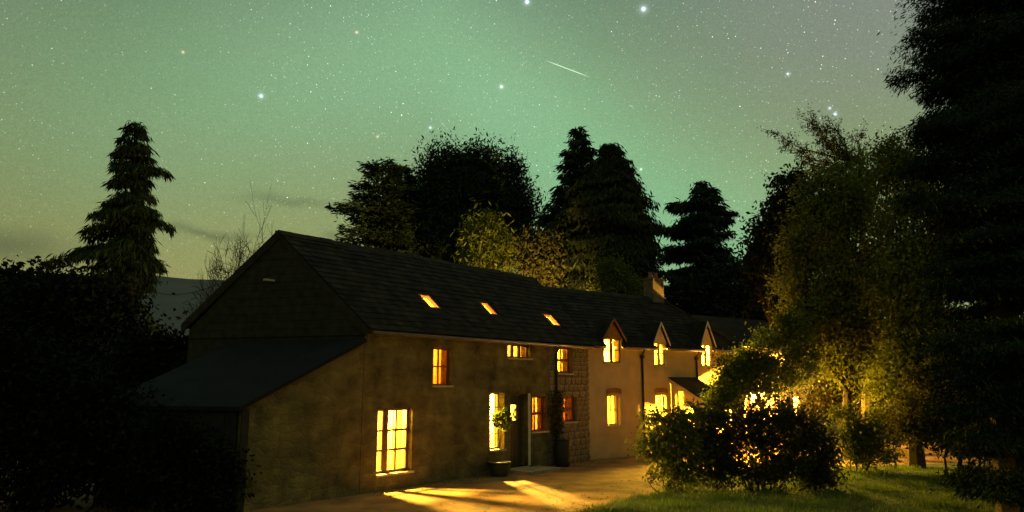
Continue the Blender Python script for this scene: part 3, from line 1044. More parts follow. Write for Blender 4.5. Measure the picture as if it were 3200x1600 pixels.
# lower windows with arched heads
for (s0, s1, z0, z1) in (W8, W9):
    wn = window(cot, s0, s1, z0, z1, 2, 2, rec=0.16, fr=0.05, frame='whitewood', rowh=[1, 1])
    sm, hw = (s0 + s1) / 2, (s1 - s0) / 2
    arc = [(sm + hw * math.cos(t), z1 - 0.10 + 0.10 * math.sin(t)) for t in np.linspace(math.pi, 0, 9)]
    b = MB()
    b.prism([(s0, 0.01, z1 + 0.002)] + [(x, 0.01, z_) for x, z_ in arc] + [(s1, 0.01, z1 + 0.002)], (0, 0.14, 0))
    b.build('arch_infill', 'cream', wn)
    arc1 = [(sm + (hw + 0.04) * math.cos(t), z1 + 0.01 + 0.07 * math.sin(t)) for t in np.linspace(math.pi, 0, 9)]
    arc2 = [(sm + (hw + 0.06) * math.cos(t), z1 + 0.17 + 0.08 * math.sin(t)) for t in np.linspace(0, math.pi, 9)]
    b = MB()
    b.prism([(x, -0.025, z_) for x, z_ in arc1 + arc2], (0, 0.024, 0))
    b.build('lintel', 'brownwood', wn)
# gutters between the dormers, downpipes
prev = 0.1
for d in D + [(LB + 0.1,)]:
    MB().tube([(prev, BEU - 0.05, 3.83), (d[0] - 0.10, BEU - 0.05, 3.82)], 0.045, 8).build('gutter', 'gutter', cot, smooth=True)
    prev = (d[1] + 0.10) if len(d) > 1 else 0
for sx_ in (2.58, 5.60):
    b = MB()
    b.tube([(sx_, BEU - 0.04, 3.79), (sx_, -0.05, 3.6), (sx_, -0.05, 0.1), (sx_, -0.12, 0.05)], 0.04, 8)
    b.box(sx_ - 0.07, sx_ + 0.07, -0.10, -0.001, 3.48, 3.6)
    b.build('downpipe', 'pipe', cot)
# chimney
ch = MB().box(5.80, 6.46, 2.32, 2.90, 5.5, 6.98).build('chimney', 'brick', cot)
MB().box(5.76, 6.50, 2.28, 2.94, 6.985, 7.06).build('cap', 'brick', ch)
for xx in (5.97, 6.29):
    MB().lathe([(0.10, 0), (0.12, 0.04), (0.10, 0.08), (0.085, 0.24), (0.10, 0.27)], 12, (xx, 2.62, 7.062)).build('chimney_pot', 'terracotta', ch, smooth=True)
lamp('room_lamp', cot, (2.2, 1.6, 1.75), 5500, HOT)
lamp('room_lamp', cot, (4.65, 1.35, 1.75), 7000, HOT)
lamp('room_lamp', cot, (1.25, 1.2, 3.85), 10000, HOT)
lamp('room_lamp', cot, (3.6, 1.2, 3.85), 10000, HOT)
lamp('room_lamp', cot, (6.2, 1.2, 3.85), 12000, HOT)
curtain(cot, 0.66, 0.98, 3.2, 4.1, 0.42, 'curtain_yellow', 'yellow curtain at the left of the dark-gabled dormer window', 3)
curtain(cot, 1.3, 1.62, 3.2, 4.1, 0.42, 'curtain_yellow', 'yellow curtain at the right of the dark-gabled dormer window', 3)
curtain(cot, 1.22, 1.6, 1.0, 2.3, 0.42, 'curtain_yellow', 'yellow curtain behind the arched window nearest the stone wall', 4)
curtain(cot, 3.60, 3.92, 3.1, 4.05, 0.40, 'curtain_orange', 'orange curtain at the right of the middle dormer window', 3)
curtain(cot, 3.65, 4.0, 0.8, 2.3, 0.42, 'curtain_yellow', 'yellow curtain behind the tall arched window next to the porch', 3)

# ------------------------------------------------------------------ timber porch
porch = empty('porch', cot.location, B_ANG, 'small timber porch with boarded side and lean-to slate roof on the cream cottage', 'porch')
PS0, PS1, PO = 4.10, 5.45, 1.75
PZ0, PZ1 = 2.72, 1.84
pw = (0.62, 1.12, 0.95, 1.62)      # window in the boarded side: out0, out1, z0, z1
zb = 0.05
while zb < 2.7:
    zt = min(zb + 0.145, 2.72)
    # length of this board along the slope
    def reach(zz):
        return PO if zz <= PZ1 - 0.1 else max(0.02, PO * (PZ0 - 0.1 - zz) / (PZ0 - PZ1))
    r0_, r1_ = reach(zb), reach(zt)
    if r0_ < 0.06:
        break
    segs = [(0.02, None)]
    if zt > pw[2] and zb < pw[3]:
        parts = [(0.02, pw[0], pw[0]), (pw[1], r0_, r1_)]
    else:
        parts = [(0.02, r0_, r1_)]
    for (o0, oa, ob) in parts:
        if oa - o0 > 0.03:
            MB().prism([(PS0 - 0.014, -o0, zb), (PS0 - 0.014, -oa, zb), (PS0 + 0.004, -max(ob, o0 + 0.01), zt + 0.018), (PS0 + 0.004, -o0, zt + 0.018)], (0.02 + 0.004 * random.random(), 0, 0)).build('board', 'pale_board', porch)
    zb += 0.15
MB().prism([(PS0 - 0.1, -0.003, PZ0), (PS0 - 0.1, -PO - 0.15, PZ1 - 0.06), (PS1 + 0.1, -PO - 0.15, PZ1 - 0.06), (PS1 + 0.1, -0.003, PZ0)], (0, 0, 0.08)).build('roof', 'slate', porch)
MB().prism([(PS0 - 0.13, -0.003, PZ0 - 0.10), (PS0 - 0.13, -PO - 0.15, PZ1 - 0.16), (PS0 - 0.13, -PO - 0.15, PZ1 - 0.02), (PS0 - 0.13, -0.003, PZ0 + 0.04)], (0.028, 0, 0)).build('barge_board', 'pale_board', porch)
for xx in (PS0 + 0.05, PS1 - 0.05):
    MB().box(xx - 0.05 + 0.04, xx + 0.05 + 0.04, -PO, -PO + 0.1, 0.02, PZ1 - 0.06).build('post', 'pale_board', porch)
MB().box(PS1 - 0.03, PS1, -PO, -0.003, 0.02, PZ1 - 0.1).build('side_wall', 'pale_board', porch)
wf = MB()
wf.box(PS0 - 0.02, PS0 + 0.05, -pw[1], -pw[1] + 0.04, pw[2], pw[3]).box(PS0 - 0.02, PS0 + 0.05, -pw[0] - 0.04, -pw[0], pw[2], pw[3])
wf.box(PS0 - 0.02, PS0 + 0.05, -pw[1] + 0.04, -pw[0] - 0.04, pw[2], pw[2] + 0.04).box(PS0 - 0.02, PS0 + 0.05, -pw[1] + 0.04, -pw[0] - 0.04, pw[3] - 0.04, pw[3])
wf = wf.build('window', 'brownwood', porch)
for k in range(2):
    o0 = -pw[1] + 0.04 + 0.21 * k
    MB().box(PS0 + 0.012, PS0 + 0.016, o0 + 0.004, o0 + 0.205, pw[2] + 0.044, pw[3] - 0.044).build('pane', 'glass', wf)
MB().lathe([(0.03, 0.0), (0.07, -0.05), (0.075, -0.06)], 10, (4.8, -PO + 0.12, 1.80)).build('fill_lamp_shade', 'pipe', porch)  # shade made up for the added lamp below it
lamp('porch_fill_lamp', porch, (4.8, -PO + 0.12, 1.68), 10000, HOT, 0.04)  # added lamp, hidden by the boarded side, to light the right-hand trees

# ------------------------------------------------------------------ garden extension behind the trees
ex = empty('garden_extension', cot.location, B_ANG, 'orange-lit extension behind the small tree, with glazed doors and strip windows', 'house')
X0, X1 = LB + 0.01, 13.6
UW = [(8.62, 9.85, 3.34, 3.80), (10.72, 12.1, 3.38, 3.84)]
LW = [(8.5, 9.35, 0.10, 2.0), (9.75, 11.2, 0.9, 2.0), (11.9, 13.0, 0.9, 2.0)]
MB().slab(X0, X1, -0.2, 4.1, UW + LW, lambda a, b, w_: (a, 0.3 + w_, b), 0.25).build('wall', 'extwall', ex)
MB().slab(X0, X1, -0.2, 4.1, [], lambda a, b, w_: (a, 4.8 - w_, b), 0.25).build('rear_wall', 'extwall', ex)
MB().slab(0.55, 4.55, -0.2, 4.1, [], lambda a, b, w_: (X1 - w_, a, b), 0.25).build('end_wall', 'extwall', ex)
MB().prism([(X0, 0.1, 4.1), (X1 + 0.15, 0.1, 4.1), (X1 + 0.15, 2.5, 5.5), (X0, 2.5, 5.5)], (0, 0, 0.1)).build('roof', 'slate', ex)
MB().prism([(X0, 2.5, 5.5), (X1 + 0.15, 2.5, 5.5), (X1 + 0.15, 5.0, 4.0), (X0, 5.0, 4.0)], (0, 0, 0.1)).build('rear_roof', 'slate', ex)
MB().box(X0, X1 - 0.26, 2.2, 2.3, 0.0, 5.2).build('partition', 'plaster_orange', ex)
for q in UW:
    window(ex, *q, 3, 1, rec=0.36, fr=0.05, frame='whitewood', sill=False)
for i, q in enumerate(LW):
    window(ex, *q, 2, 2 if i else 3, rec=0.36, fr=0.05, frame='brownwood', sill=False, name='window' if i else 'glazed_door')
lamp('room_lamp', ex, (9.0, 1.3, 3.0), 9000, WARM)
lamp('room_lamp', ex, (11.3, 1.2, 3.0), 14000, WARM)
lamp('room_lamp', ex, (12.6, 1.2, 2.2), 7000, WARM)


# wall lantern on the extension, lit
wl = empty('wall_lantern', cot.location, B_ANG, 'lit lantern on the extension wall, shining through the leaves above the dark shrub', 'lantern')
LX, LY, LZ = 9.55, 0.10, 2.25
MB().box(LX - 0.05, LX + 0.05, 0.275, 0.298, LZ - 0.05, LZ + 0.2).tube([(LX, 0.275, LZ + 0.15), (LX, LY, LZ + 0.22), (LX, LY, LZ + 0.16)], 0.012, 6).build('bracket', 'pipe', wl)
MB().lathe([(0.11, 0.12), (0.09, 0.15), (0.02, 0.2)], 6, (LX, LY, LZ)).build('cap', 'pipe', wl)
b = MB()
for k in range(6):
    a = 2 * math.pi * (k + 0.5) / 6
    b.tube([(LX + 0.06 * math.cos(a), LY + 0.06 * math.sin(a), LZ - 0.12), (LX + 0.09 * math.cos(a), LY + 0.09 * math.sin(a), LZ + 0.12)], 0.005, 4)
b.lathe([(0.06, -0.14), (0.065, -0.12)], 6, (LX, LY, LZ))
b.build('frame', 'pipe', wl)
lamp('lantern_bulb', wl, (LX, LY, LZ), 4500, (1.0, 0.60, 0.13), 0.04)


# ------------------------------------------------------------------ small things by the house
def to_world(o, p):
    c, s = math.cos(o.rotation_euler[2]), math.sin(o.rotation_euler[2])
    return np.array([o.location[0] + c * p[0] - s * p[1], o.location[1] + s * p[0] + c * p[1], p[2]])


def leaf_quads(P, size, aspect=0.5, rng=RNG, up=None, droop=0.0):
    """P (n,3) -> diamond leaves of random orientation. droop pulls the long axis downwards; returns verts, faces"""
    n = len(P)
    d = rng.normal(size=(n, 3))
    if up is not None:
        d = d * (1 - droop) + np.asarray(up) * droop * 1.6
    else:
        d[:, 2] -= droop * 1.5
    d /= np.linalg.norm(d, axis=1)[:, None] + 1e-9
    r = rng.normal(size=(n, 3))
    s = np.cross(d, r)
    s /= np.linalg.norm(s, axis=1)[:, None] + 1e-9
    L = (size * rng.uniform(0.6, 1.3, n))[:, None]
    W = L * aspect * 0.5
    nrm_ = np.cross(d, s)
    v = np.stack([P, P + d * L * 0.5 + s * W + nrm_ * L * 0.06, P + d * L, P + d * L * 0.5 - s * W + nrm_ * L * 0.06], 1).reshape(-1, 3)
    f = np.arange(n * 4).reshape(n, 4)
    return v, f


# doorstep
p = to_world(house, (6.1, -0.55, 0.0))
st = MB()
st.box(-0.75, 0.75, -0.42, 0.42, 0.004, 0.085)
o = st.build('doorstep', 'slab', label='flat stone doorstep in front of the dark front door', cat='step')
o.location = p
o.rotation_euler = (0, 0, A_ANG)
# wreath hanging on the door
p = to_world(house, (6.12, 0.155, 1.66))
b = MB()
wv = []
for k in range(46):
    th = 2 * math.pi * k / 46
    for q in range(3):
        r_ = 0.13 + random.uniform(-0.03, 0.03)
        c_ = np.array([r_ * math.cos(th), random.uniform(-0.02, 0.01), r_ * math.sin(th)])
        t_ = np.array([-math.sin(th) * 0.06, random.uniform(-0.02, 0.02), math.cos(th) * 0.06]) + np.array([random.uniform(-.03, .03) for _ in range(3)])
        b.tube([c_ - t_, c_ + t_], [0.006, 0.003], 4)
o = b.build('wreath', 'wreath', label='dark twig wreath hanging on the front door by its lit pane', cat='wreath')
o.location = p
o.rotation_euler = (0, 0, A_ANG)
# potted standard tree
p = to_world(house, (4.66, -0.40, 0.0))
top = empty('potted_tree', p, A_ANG, 'clipped round-headed potted tree on a thin stem by the front door', 'tree')
MB().lathe([(0.20, 0.004), (0.235, 0.03), (0.29, 0.30), (0.30, 0.34), (0.33, 0.35), (0.335, 0.40), (0.30, 0.405), (0.285, 0.36)], 24).build('pot', 'pot', top, smooth=True)
MB().lathe([(0.27, 0.33), (0.28, 0.365)], 20).build('soil', 'soil', top)
MB().tube([(0, 0, 0.36), (0.02, 0.01, 0.7), (0.05, 0.0, 1.0), (0.10, 0.0, 1.42)], [0.018, 0.016, 0.015, 0.012], 6).build('trunk', 'bark_pale', top)
n = 520
u = RNG.normal(size=(n, 3))
u /= np.linalg.norm(u, axis=1)[:, None]
P = np.array([0.13, 0.0, 1.56]) + u * (0.30 * RNG.uniform(0.25, 1.0, n) ** 0.45)[:, None] * np.array([1.0, 1.0, 0.95])
v, f = leaf_quads(P, 0.12, 0.55, droop=0.3)
raw_mesh('crown', v, f, 'yellow_leaf', top)
# water butt beside the downpipe
p = to_world(house, (7.72, -0.42, 0.0))
wb = empty('water_butt', p, A_ANG, 'dark water butt standing under the downpipe by the stone wall', 'barrel')
MB().lathe([(0.22, 0.004), (0.25, 0.1), (0.28, 0.4), (0.265, 0.72), (0.24, 0.8)], 20).build('barrel', 'pipe', wb, smooth=True)
MB().lathe([(0.255, 0.803), (0.255, 0.83), (0.1, 0.85)], 20).build('lid', 'pipe', wb)
# climber on the wall by the downpipe
p = to_world(house, (7.82, -0.12, 0.0))
cl = empty('climbing_plant', p, A_ANG, 'leafy climber on the wall between the two orange-lit windows', 'plant')
b = MB()
cp = []
for k in range(7):
    x = random.uniform(-0.06, 0.06)
    path = [(x, 0.02, 0.004)]
    for j in range(8):
        x += random.uniform(-0.10, 0.10)
        path.append((x, random.uniform(-0.04, 0.03), 0.25 + j * 0.27))
        if j > 2:
            cp.append(path[-1])
    b.tube(path, [0.012 - 0.001 * i for i in range(len(path))], 5)
b.build('stem', 'bark', cl)
cp = np.array(cp)
P = np.repeat(cp, 26, 0) + RNG.normal(size=(len(cp) * 26, 3)) * np.array([0.13, 0.05, 0.12])
P[:, 1] = np.minimum(P[:, 1], 0.06)
v, f = leaf_quads(P, 0.08, 0.7)
raw_mesh('leaves', v, f, 'brown_leaf', cl)


# ------------------------------------------------------------------ trees
def tree_root(name, base, label, group=None, cat='tree'):
    return empty(name, tuple(base), 0, label, cat, group)


def conifer(name, label, px, Y, ytop, ybase_ground, prof, tiers, leaf=0.42, m='conifer', lean=0.0, droop=0.35, dens=1.0, seed=1, group=None, nbr=11, width=0.26, upturn=0.0, zb=0.0, hang=0.55, wratio=0.12, wide=1.2):
    """px: trunk column in the photograph; prof: (photo row, left px, right px) half widths; real size follows from distance Y"""
    rng = np.random.default_rng(seed)
    topP = at(px + lean, ytop, Y)
    base = np.array([at(px, HOR, Y)[0], Y, zb])
    H = topP[2] - zb
    root = tree_root(name, base, label, group)
    mpp = np.linalg.norm(at(px + 1, 900, Y) - at(px, 900, Y))
    zs_ = np.array([at(px, r[0], Y)[2] - zb for r in prof])
    Ls = np.array([r[1] for r in prof]) * mpp * wide
    Rs = np.array([r[2] for r in prof]) * mpp * wide
    o_ = np.argsort(zs_)
    zs_, Ls, Rs = zs_[o_], Ls[o_], Rs[o_]
    lx = topP[0] - base[0]

    def axis(zz):
        return np.array([lx * (zz / H) ** 1.5, 0, zz])
    b = MB()
    r0 = 0.018 * H + 0.08
    hs = np.linspace(0, 1, 9)
    b.tube([axis(H * t) for t in hs], [r0 * (1 - t) ** 0.8 + 0.02 for t in hs], 7)
    pts, dirs_ = [], []
    z_lo = zs_[0]
    zz = H * 0.995
    k = 0
    spacing0 = (H - z_lo) / tiers
    while zz > z_lo:
        lw = 0.66 + 0.5 * rng.random()           # tier-to-tier unevenness
        nb = int(nbr * (0.6 + 0.4 * min(1, (H - zz) / (0.4 * H)))) + 2
        th0 = rng.random() * 6.28
        for q in range(nb):
            th = th0 + 6.283 * q / nb + rng.normal() * 0.18
            c = math.cos(th)
            L = (np.interp(zz, zs_, Rs) * (1 + c) / 2 + np.interp(zz, zs_, Ls) * (1 - c) / 2) * lw * rng.uniform(0.55, 1.12)
            L = max(L, 0.15)
            z0_ = zz + rng.normal() * spacing0 * 0.30
            a0 = axis(z0_)
            out = np.array([c, math.sin(th), 0])
            ns = max(3, int(L / 0.33 * dens))
            prev_ = a0
            path = [a0]
            for j in range(1, ns + 1):
                t = j / ns
                rise = L * (0.12 * t - droop * t * t + upturn * t ** 4)
                p_ = a0 + out * L * t + np.array([0, 0, rise])
                path.append(p_)
            if L > 0.5:
                b.tube([path[0], path[len(path) // 2], path[-1]], [0.012 * L + 0.015, 0.008 * L + 0.008, 0.006], 4, cap=False)
            path = np.array(path[1:])
            tt = np.linspace(1 / ns, 1, ns)
            for p_, t in zip(path, tt):
                m_ = max(2, int((4 + 5 * (1 - abs(t - 0.6))) * dens))
                side = np.array([-out[1], out[0], 0])
                spread = 0.06 + width * L * 0.5 * (1 - 0.75 * t) + 0.08
                off_ = rng.normal(size=(m_, 1)) * side * spread + rng.normal(size=(m_, 3)) * 0.06
                pts.append(p_ + off_)
                dd = out * (1 - hang) + np.array([0, 0, -hang * 1.2]) + 0.35 * np.sign(rng.normal(size=(m_, 1))) * side
                dirs_.append(dd)
        zz -= spacing0 * rng.uniform(0.7, 1.35)
        k += 1
    P = np.concatenate(pts)
    Dv = np.concatenate(dirs_)
    n_ = len(P)
    d = Dv + rng.normal(size=(n_, 3)) * 0.28
    d /= np.linalg.norm(d, axis=1)[:, None]
    s_ = np.cross(d, rng.normal(size=(n_, 3)))
    s_ /= np.linalg.norm(s_, axis=1)[:, None]
    Lf = (leaf * rng.uniform(0.5, 1.35, n_))[:, None]
    Wf = Lf * wratio
    v = np.stack([P - s_ * Wf * 0.3, P + d * Lf * 0.45 + s_ * Wf, P + d * Lf, P + d * Lf * 0.45 - s_ * Wf], 1).reshape(-1, 3)
    f = np.arange(n_ * 4).reshape(n_, 4)
    b.build('trunk', 'bark', root)
    raw_mesh('crown', v, f, m, root)
    return root


def broadleaf(name, label, px, Y, blobs, nclump=160, nleaf=60, leaf=0.2, m='dark_leaf', clump=0.35, seed=1, group=None, trunk='bark', cat='tree', depth=0.8, droop=0.25, shell=0.55,
              limbs=18, trunk_r=None, zb=0.0, aspect=0.5, stems=1, fork=0.35, stretch=1.0):
    """blobs: (photo col, photo row, rx px, ry px, dY) lobes of the crown"""
    rng = np.random.default_rng(seed)
    base = np.array([at(px, HOR, Y)[0], Y, zb])
    root = tree_root(name, base, label, group, cat)
    cs, rs, wts = [], [], []
    for (x, y, rx, ry, dy) in blobs:
        c = at(x, y, Y + dy)
        mpp = np.linalg.norm(at(x + 1, y, Y + dy) - c)
        cs.append(c - base)
        rs.append((rx * mpp, depth * mpp * (rx + ry) / 2, ry * mpp))
        wts.append((rx * ry) ** 0.85)
    cs, rs, wts = np.array(cs), np.array(rs), np.array(wts)
    pick = rng.choice(len(cs), nclump, p=wts / wts.sum())
    u = rng.normal(size=(nclump, 3))
    u /= np.linalg.norm(u, axis=1)[:, None]
    rr = rng.uniform(0, 1, nclump) ** (1 / 3.0)
    rr = shell * np.maximum(rr, 0.75 * rng.random(nclump) + 0.25) + (1 - shell) * rr
    C = cs[pick] + u * rr[:, None] * rs[pick]
    C[:, 2] = np.maximum(C[:, 2], 0.12)
    cnt = (nleaf * rng.uniform(0.5, 1.5, nclump)).astype(int)
    P = np.repeat(C, cnt, 0)
    sig = np.repeat(clump * rng.uniform(0.6, 1.3, nclump), cnt)[:, None]
    P = P + rng.normal(size=P.shape) * sig * np.array([1, 1, 0.75 * stretch])
    P[:, 2] = np.maximum(P[:, 2], 0.03)
    v, f = leaf_quads(P, leaf, aspect, rng, droop=droop)
    b = MB()
    cen = cs.mean(0)
    tr = trunk_r or max(0.03, 0.02 * C[:, 2].max())
    zf = max(0.15, fork * cen[2])
    for sidx in range(stems):
        off_ = np.array([rng.normal() * 0.25, rng.normal() * 0.2, 0]) if stems > 1 else np.zeros(3)
        fk = np.array([cen[0] * 0.3, cen[1] * 0.3, zf]) + off_ * 1.5
        b.tube([off_, off_ * 1.1 + (fk - off_) * 0.5 + np.array([rng.normal() * 0.04, 0, 0]), fk], [tr * 1.3, tr, tr * 0.85], 7)
        tg = C[rng.choice(nclump, max(3, limbs // stems), replace=False)]
        for t_ in tg:
            m1 = fk + (t_ - fk) * 0.5 + rng.normal(size=3) * 0.08 * np.linalg.norm(t_ - fk) + np.array([0, 0, 0.05 * np.linalg.norm(t_ - fk)])
            b.tube([fk, m1, t_], [tr * 0.5, tr * 0.28, 0.012], 5, cap=False)
    b.build('trunk' if stems == 1 else 'stems', trunk, root)
    raw_mesh('crown', v, f, m, root)
    return root


def bare_tree(name, label, px, Y, ytop, spread, seed=3, group=None, m='bark', leafm=None, zb=0.0, levels=5, r0=0.16, lean=0.0, trunk_frac=0.3, nleaf=0, slim=1.0):
    rng = np.random.default_rng(seed)
    base = np.array([at(px, HOR, Y)[0], Y, zb])
    H = at(px, ytop, Y)[2] - zb
    root = tree_root(name, base, label, group)
    b = MB()
    tips = []

    def grow(p, d, L, r, lev):
        path = [p]
        q = p.copy()
        dd = d.copy()
        for _ in range(4):
            dd = dd + rng.normal(size=3) * 0.16 + np.array([lean * 0.05, 0, 0.03])
            dd /= np.linalg.norm(dd)
            q = q + dd * L / 4
            path.append(q.copy())
        b.tube(path, [max(0.006, r * (1 - 0.13 * i)) for i in range(5)], 5 if lev < 2 else 4, cap=False)
        if lev >= levels:
            tips.append(q)
            return
        nch = rng.integers(2, 5) if lev else 5
        for _ in range(nch):
            e = dd + rng.normal(size=3) * spread + np.array([lean * 0.3, 0, 0.1])
            e /= np.linalg.norm(e)
            k = rng.integers(2, 5)
            grow(path[k], e, L * rng.uniform(0.6, 0.85), r * 0.55, lev + 1)
    grow(np.zeros(3), np.array([lean * 0.3, 0, 1.0]), H * trunk_frac, r0, 0)
    # scale to the wanted height
    V = np.array(b.v)
    k = H / np.percentile(V[:, 2], 98.5)
    b.v = [tuple(p) for p in V * np.array([k * slim, k * slim, k])]
    b.build('trunk', m, root)
    if leafm and nleaf:
        T = np.array(tips) * k
        P = np.repeat(T, nleaf, 0) + rng.normal(size=(len(T) * nleaf, 3)) * 0.16
        v, f = leaf_quads(P, 0.16, 0.4, rng, droop=0.3)
        raw_mesh('crown', v, f, leafm, root)
    return root


def fan_branches(name, label, px, Y, fork, ends, seed):
    rng = np.random.default_rng(seed)
    base = np.array([at(px, HOR, Y)[0], Y, 0.0])
    root = tree_root(name, base, label)
    b = MB()
    fk = at(*fork, Y) - base
    b.tube([np.zeros(3), fk * 0.35 + np.array([0.1, 0, 0]), fk * 0.7, fk], [0.22, 0.18, 0.13, 0.08], 8)
    tips = []
    for e in ends:
        tgt = at(*e, Y) - base + np.array([0, rng.uniform(-1.5, 1.5), 0])
        n_ = 7
        path = [fk + (tgt - fk) * t + np.array([0, 0, -0.35 * math.sin(math.pi * t)]) + (rng.normal(size=3) * 0.06 if 0 < t < 1 else 0) for t in np.linspace(0, 1, n_)]
        b.tube(path, [0.05 * (1 - t) + 0.008 for t in np.linspace(0, 1, n_)], 5, cap=False)
        for k in range(2, n_):
            for _ in range(4):
                d = (tgt - fk) / np.linalg.norm(tgt - fk) + rng.normal(size=3) * 0.6 + np.array([0, 0, 0.1])
                L = rng.uniform(0.3, 0.9) * (1.15 - 0.1 * k)
                q1 = path[k] + d * L * 0.5
                q2 = path[k] + d * L + rng.normal(size=3) * 0.08
                b.tube([path[k], q1, q2], [0.014, 0.009, 0.004], 4, cap=False)
                tips += [q1, q2, path[k]]
    b.build('trunk', 'bark_pale', root)
    T = np.array(tips)
    P = np.repeat(T, 7, 0) + rng.normal(size=(len(T) * 7, 3)) * 0.07
    v, f = leaf_quads(P, 0.13, 0.3, rng, droop=0.2)
    raw_mesh('crown', v, f, 'brown_leaf', root)
    return root


BH = 'trees behind the houses'
# left of the house
conifer('cedar_tree', 'tall tiered conifer standing alone against the sky at the left', 400, 44, 392, 0,
        [(400, 26, 28), (440, 55, 45), (500, 75, 95), (520, 60, 100), (560, 105, 40), (600, 90, 45), (640, 150, 85), (690, 160, 120), (720, 160, 90), (760, 150, 75), (800, 200, 60), (830, 215, 85), (880, 190, 60)],
        13, leaf=0.62, lean=20, droop=0.30, dens=2.6, seed=5, nbr=7, width=0.34, hang=0.72, wratio=0.07, wide=0.98)
bare_tree('bare_tree', 'leafless tree with fine branches rising behind the gable', 812, 27, 765, 0.58, seed=8, levels=6, r0=0.10, lean=-0.02, trunk_frac=0.34, slim=0.5)
broadleaf('dark_tree', 'dark leafy tree with a low top at the far left edge', 90, 34, [(20, 900, 110, 50, 0), (120, 905, 100, 42, 0), (60, 1000, 180, 140, 0), (200, 920, 90, 55, 2)], 260, 60, 0.3, 'dimmed_leaf', 0.5, seed=21, group='dark shrubs at the left')
broadleaf('dark_tree', 'broad dark tree mass under the tall tiered conifer', 330, 30, [(270, 930, 120, 70, 0), (200, 1000, 160, 110, 0), (340, 1020, 75, 90, 0), (280, 1110, 170, 100, 0)], 300, 60, 0.28, 'dimmed_leaf', 0.5, seed=22, group='dark shrubs at the left')
broadleaf('garden_shrub', 'dark rounded shrub beside the left corner of the shed', 480, 22.5, [(470, 1120, 90, 75, 0), (540, 1110, 45, 60, 0.5), (440, 1190, 120, 90, 0)], 170, 60, 0.18, 'dimmed_leaf', 0.3, seed=23, group='dark shrubs at the left', cat='shrub', stems=4, limbs=12, trunk_r=0.03)
broadleaf('garden_shrub', 'big black shrub filling the lower left corner', 120, 15.5, [(60, 1240, 220, 180, 0), (280, 1330, 180, 150, 0), (100, 1420, 240, 160, 0), (420, 1450, 120, 110, 0)], 420, 70, 0.14, 'dimmed_leaf', 0.26, seed=24, group='dark shrubs at the left', cat='shrub', stems=5, limbs=20, trunk_r=0.04)
broadleaf('garden_shrub', 'low black shrub added to darken the front of the shed doors', 600, 14.6, [(560, 1440, 110, 100, 0), (660, 1480, 70, 80, 0), (480, 1400, 80, 100, 0), (610, 1540, 130, 60, 0)], 230, 70, 0.11, 'dimmed_leaf', 0.18, seed=25, group='dark shrubs at the left', cat='shrub', stems=5, limbs=16, trunk_r=0.03)  # added shrub, stands in for plain darkness before the shed
# behind the house
conifer('pine_tree', 'open-branched dark pine at the left end of the trees behind the roof', 1205, 40, 522, 0,
        [(530, 40, 40), (570, 70, 70), (620, 95, 80), (680, 110, 90), (730, 130, 90), (790, 120, 100), (900, 100, 90)], 13, leaf=0.36, droop=0.10, dens=2.0, seed=31, group=BH, nbr=10, width=0.7, hang=0.15, upturn=0.12, lean=-10)
conifer('pine_tree', 'slim dark pine just right of the open-branched pine', 1255, 42, 525, 0,
        [(530, 30, 25), (580, 45, 40), (640, 60, 60), (700, 70, 70), (780, 80, 80), (900, 80, 80)], 15, leaf=0.36, droop=0.1, dens=2.0, seed=32, group=BH, nbr=10, width=0.7, hang=0.1, upturn=0.1)
broadleaf('evergreen_tree', 'largest broad dark evergreen behind the roof, with several upright tops', 1470, 42,
          [(1395, 540, 55, 70, 0), (1500, 540, 60, 75, 0), (1595, 580, 32, 75, 0), (1450, 620, 130, 110, 0), (1560, 680, 95, 130, 0), (1350, 640, 60, 90, 0), (1430, 760, 170, 110, 0), (1630, 690, 30, 70, 0), (1330, 760, 80, 90, 1)],
          760, 110, 0.30, 'conifer', 0.50, seed=33, group=BH, droop=-0.35, stretch=1.5, aspect=0.3, limbs=40)
broadleaf('weeping_tree', 'pale olive weeping tree in front of the broad evergreen', 1520, 36.5, [(1515, 730, 55, 50, 0), (1500, 790, 45, 70, 0), (1555, 790, 35, 80, 0)], 120, 70, 0.34, 'olive_leaf', 0.28, seed=34, group=BH, droop=0.85, aspect=0.25, stretch=1.8)
broadleaf('autumn_tree', 'brownish tree between the weeping tree and the tall spruce', 1670, 37, [(1650, 790, 40, 50, 0), (1700, 770, 45, 50, 0), (1680, 840, 60, 60, 0)], 110, 70, 0.24, 'brown_leaf', 0.32, seed=35, group=BH, droop=0.4)
conifer('spruce_tree', 'tall narrow spruce with a ragged top right of the broad evergreen', 1800, 44, 412, 0,
        [(420, 15, 12), (450, 25, 40), (490, 40, 55), (540, 60, 45), (590, 85, 40), (640, 110, 50), (700, 110, 60), (800, 130, 80), (900, 140, 90)], 15, leaf=0.42, droop=0.18, dens=2.2, seed=36, group=BH, nbr=10, width=0.5, hang=0.5, upturn=0.12, lean=6)
conifer('cypress_tree', 'massive cone-shaped dark cypress beside the tall narrow spruce', 1905, 41, 455, 0,
        [(460, 20, 28), (500, 45, 55), (550, 80, 80), (600, 110, 95), (660, 140, 115), (720, 165, 125), (780, 185, 132), (850, 200, 135), (950, 200, 135)], 40, leaf=0.40, m='cypress', droop=0.28, dens=1.9, seed=37, group=BH, nbr=15, width=0.6, hang=0.7)
broadleaf('garden_shrub', 'round yellow-green shrub showing above the ridge before the cypress', 1915, 36, [(1915, 850, 48, 45, 0), (1905, 900, 60, 50, 0), (1950, 900, 40, 50, 0)], 130, 70, 0.16, 'yellow_leaf', 0.24, seed=38, cat='shrub', stems=3, limbs=10, trunk_r=0.06)
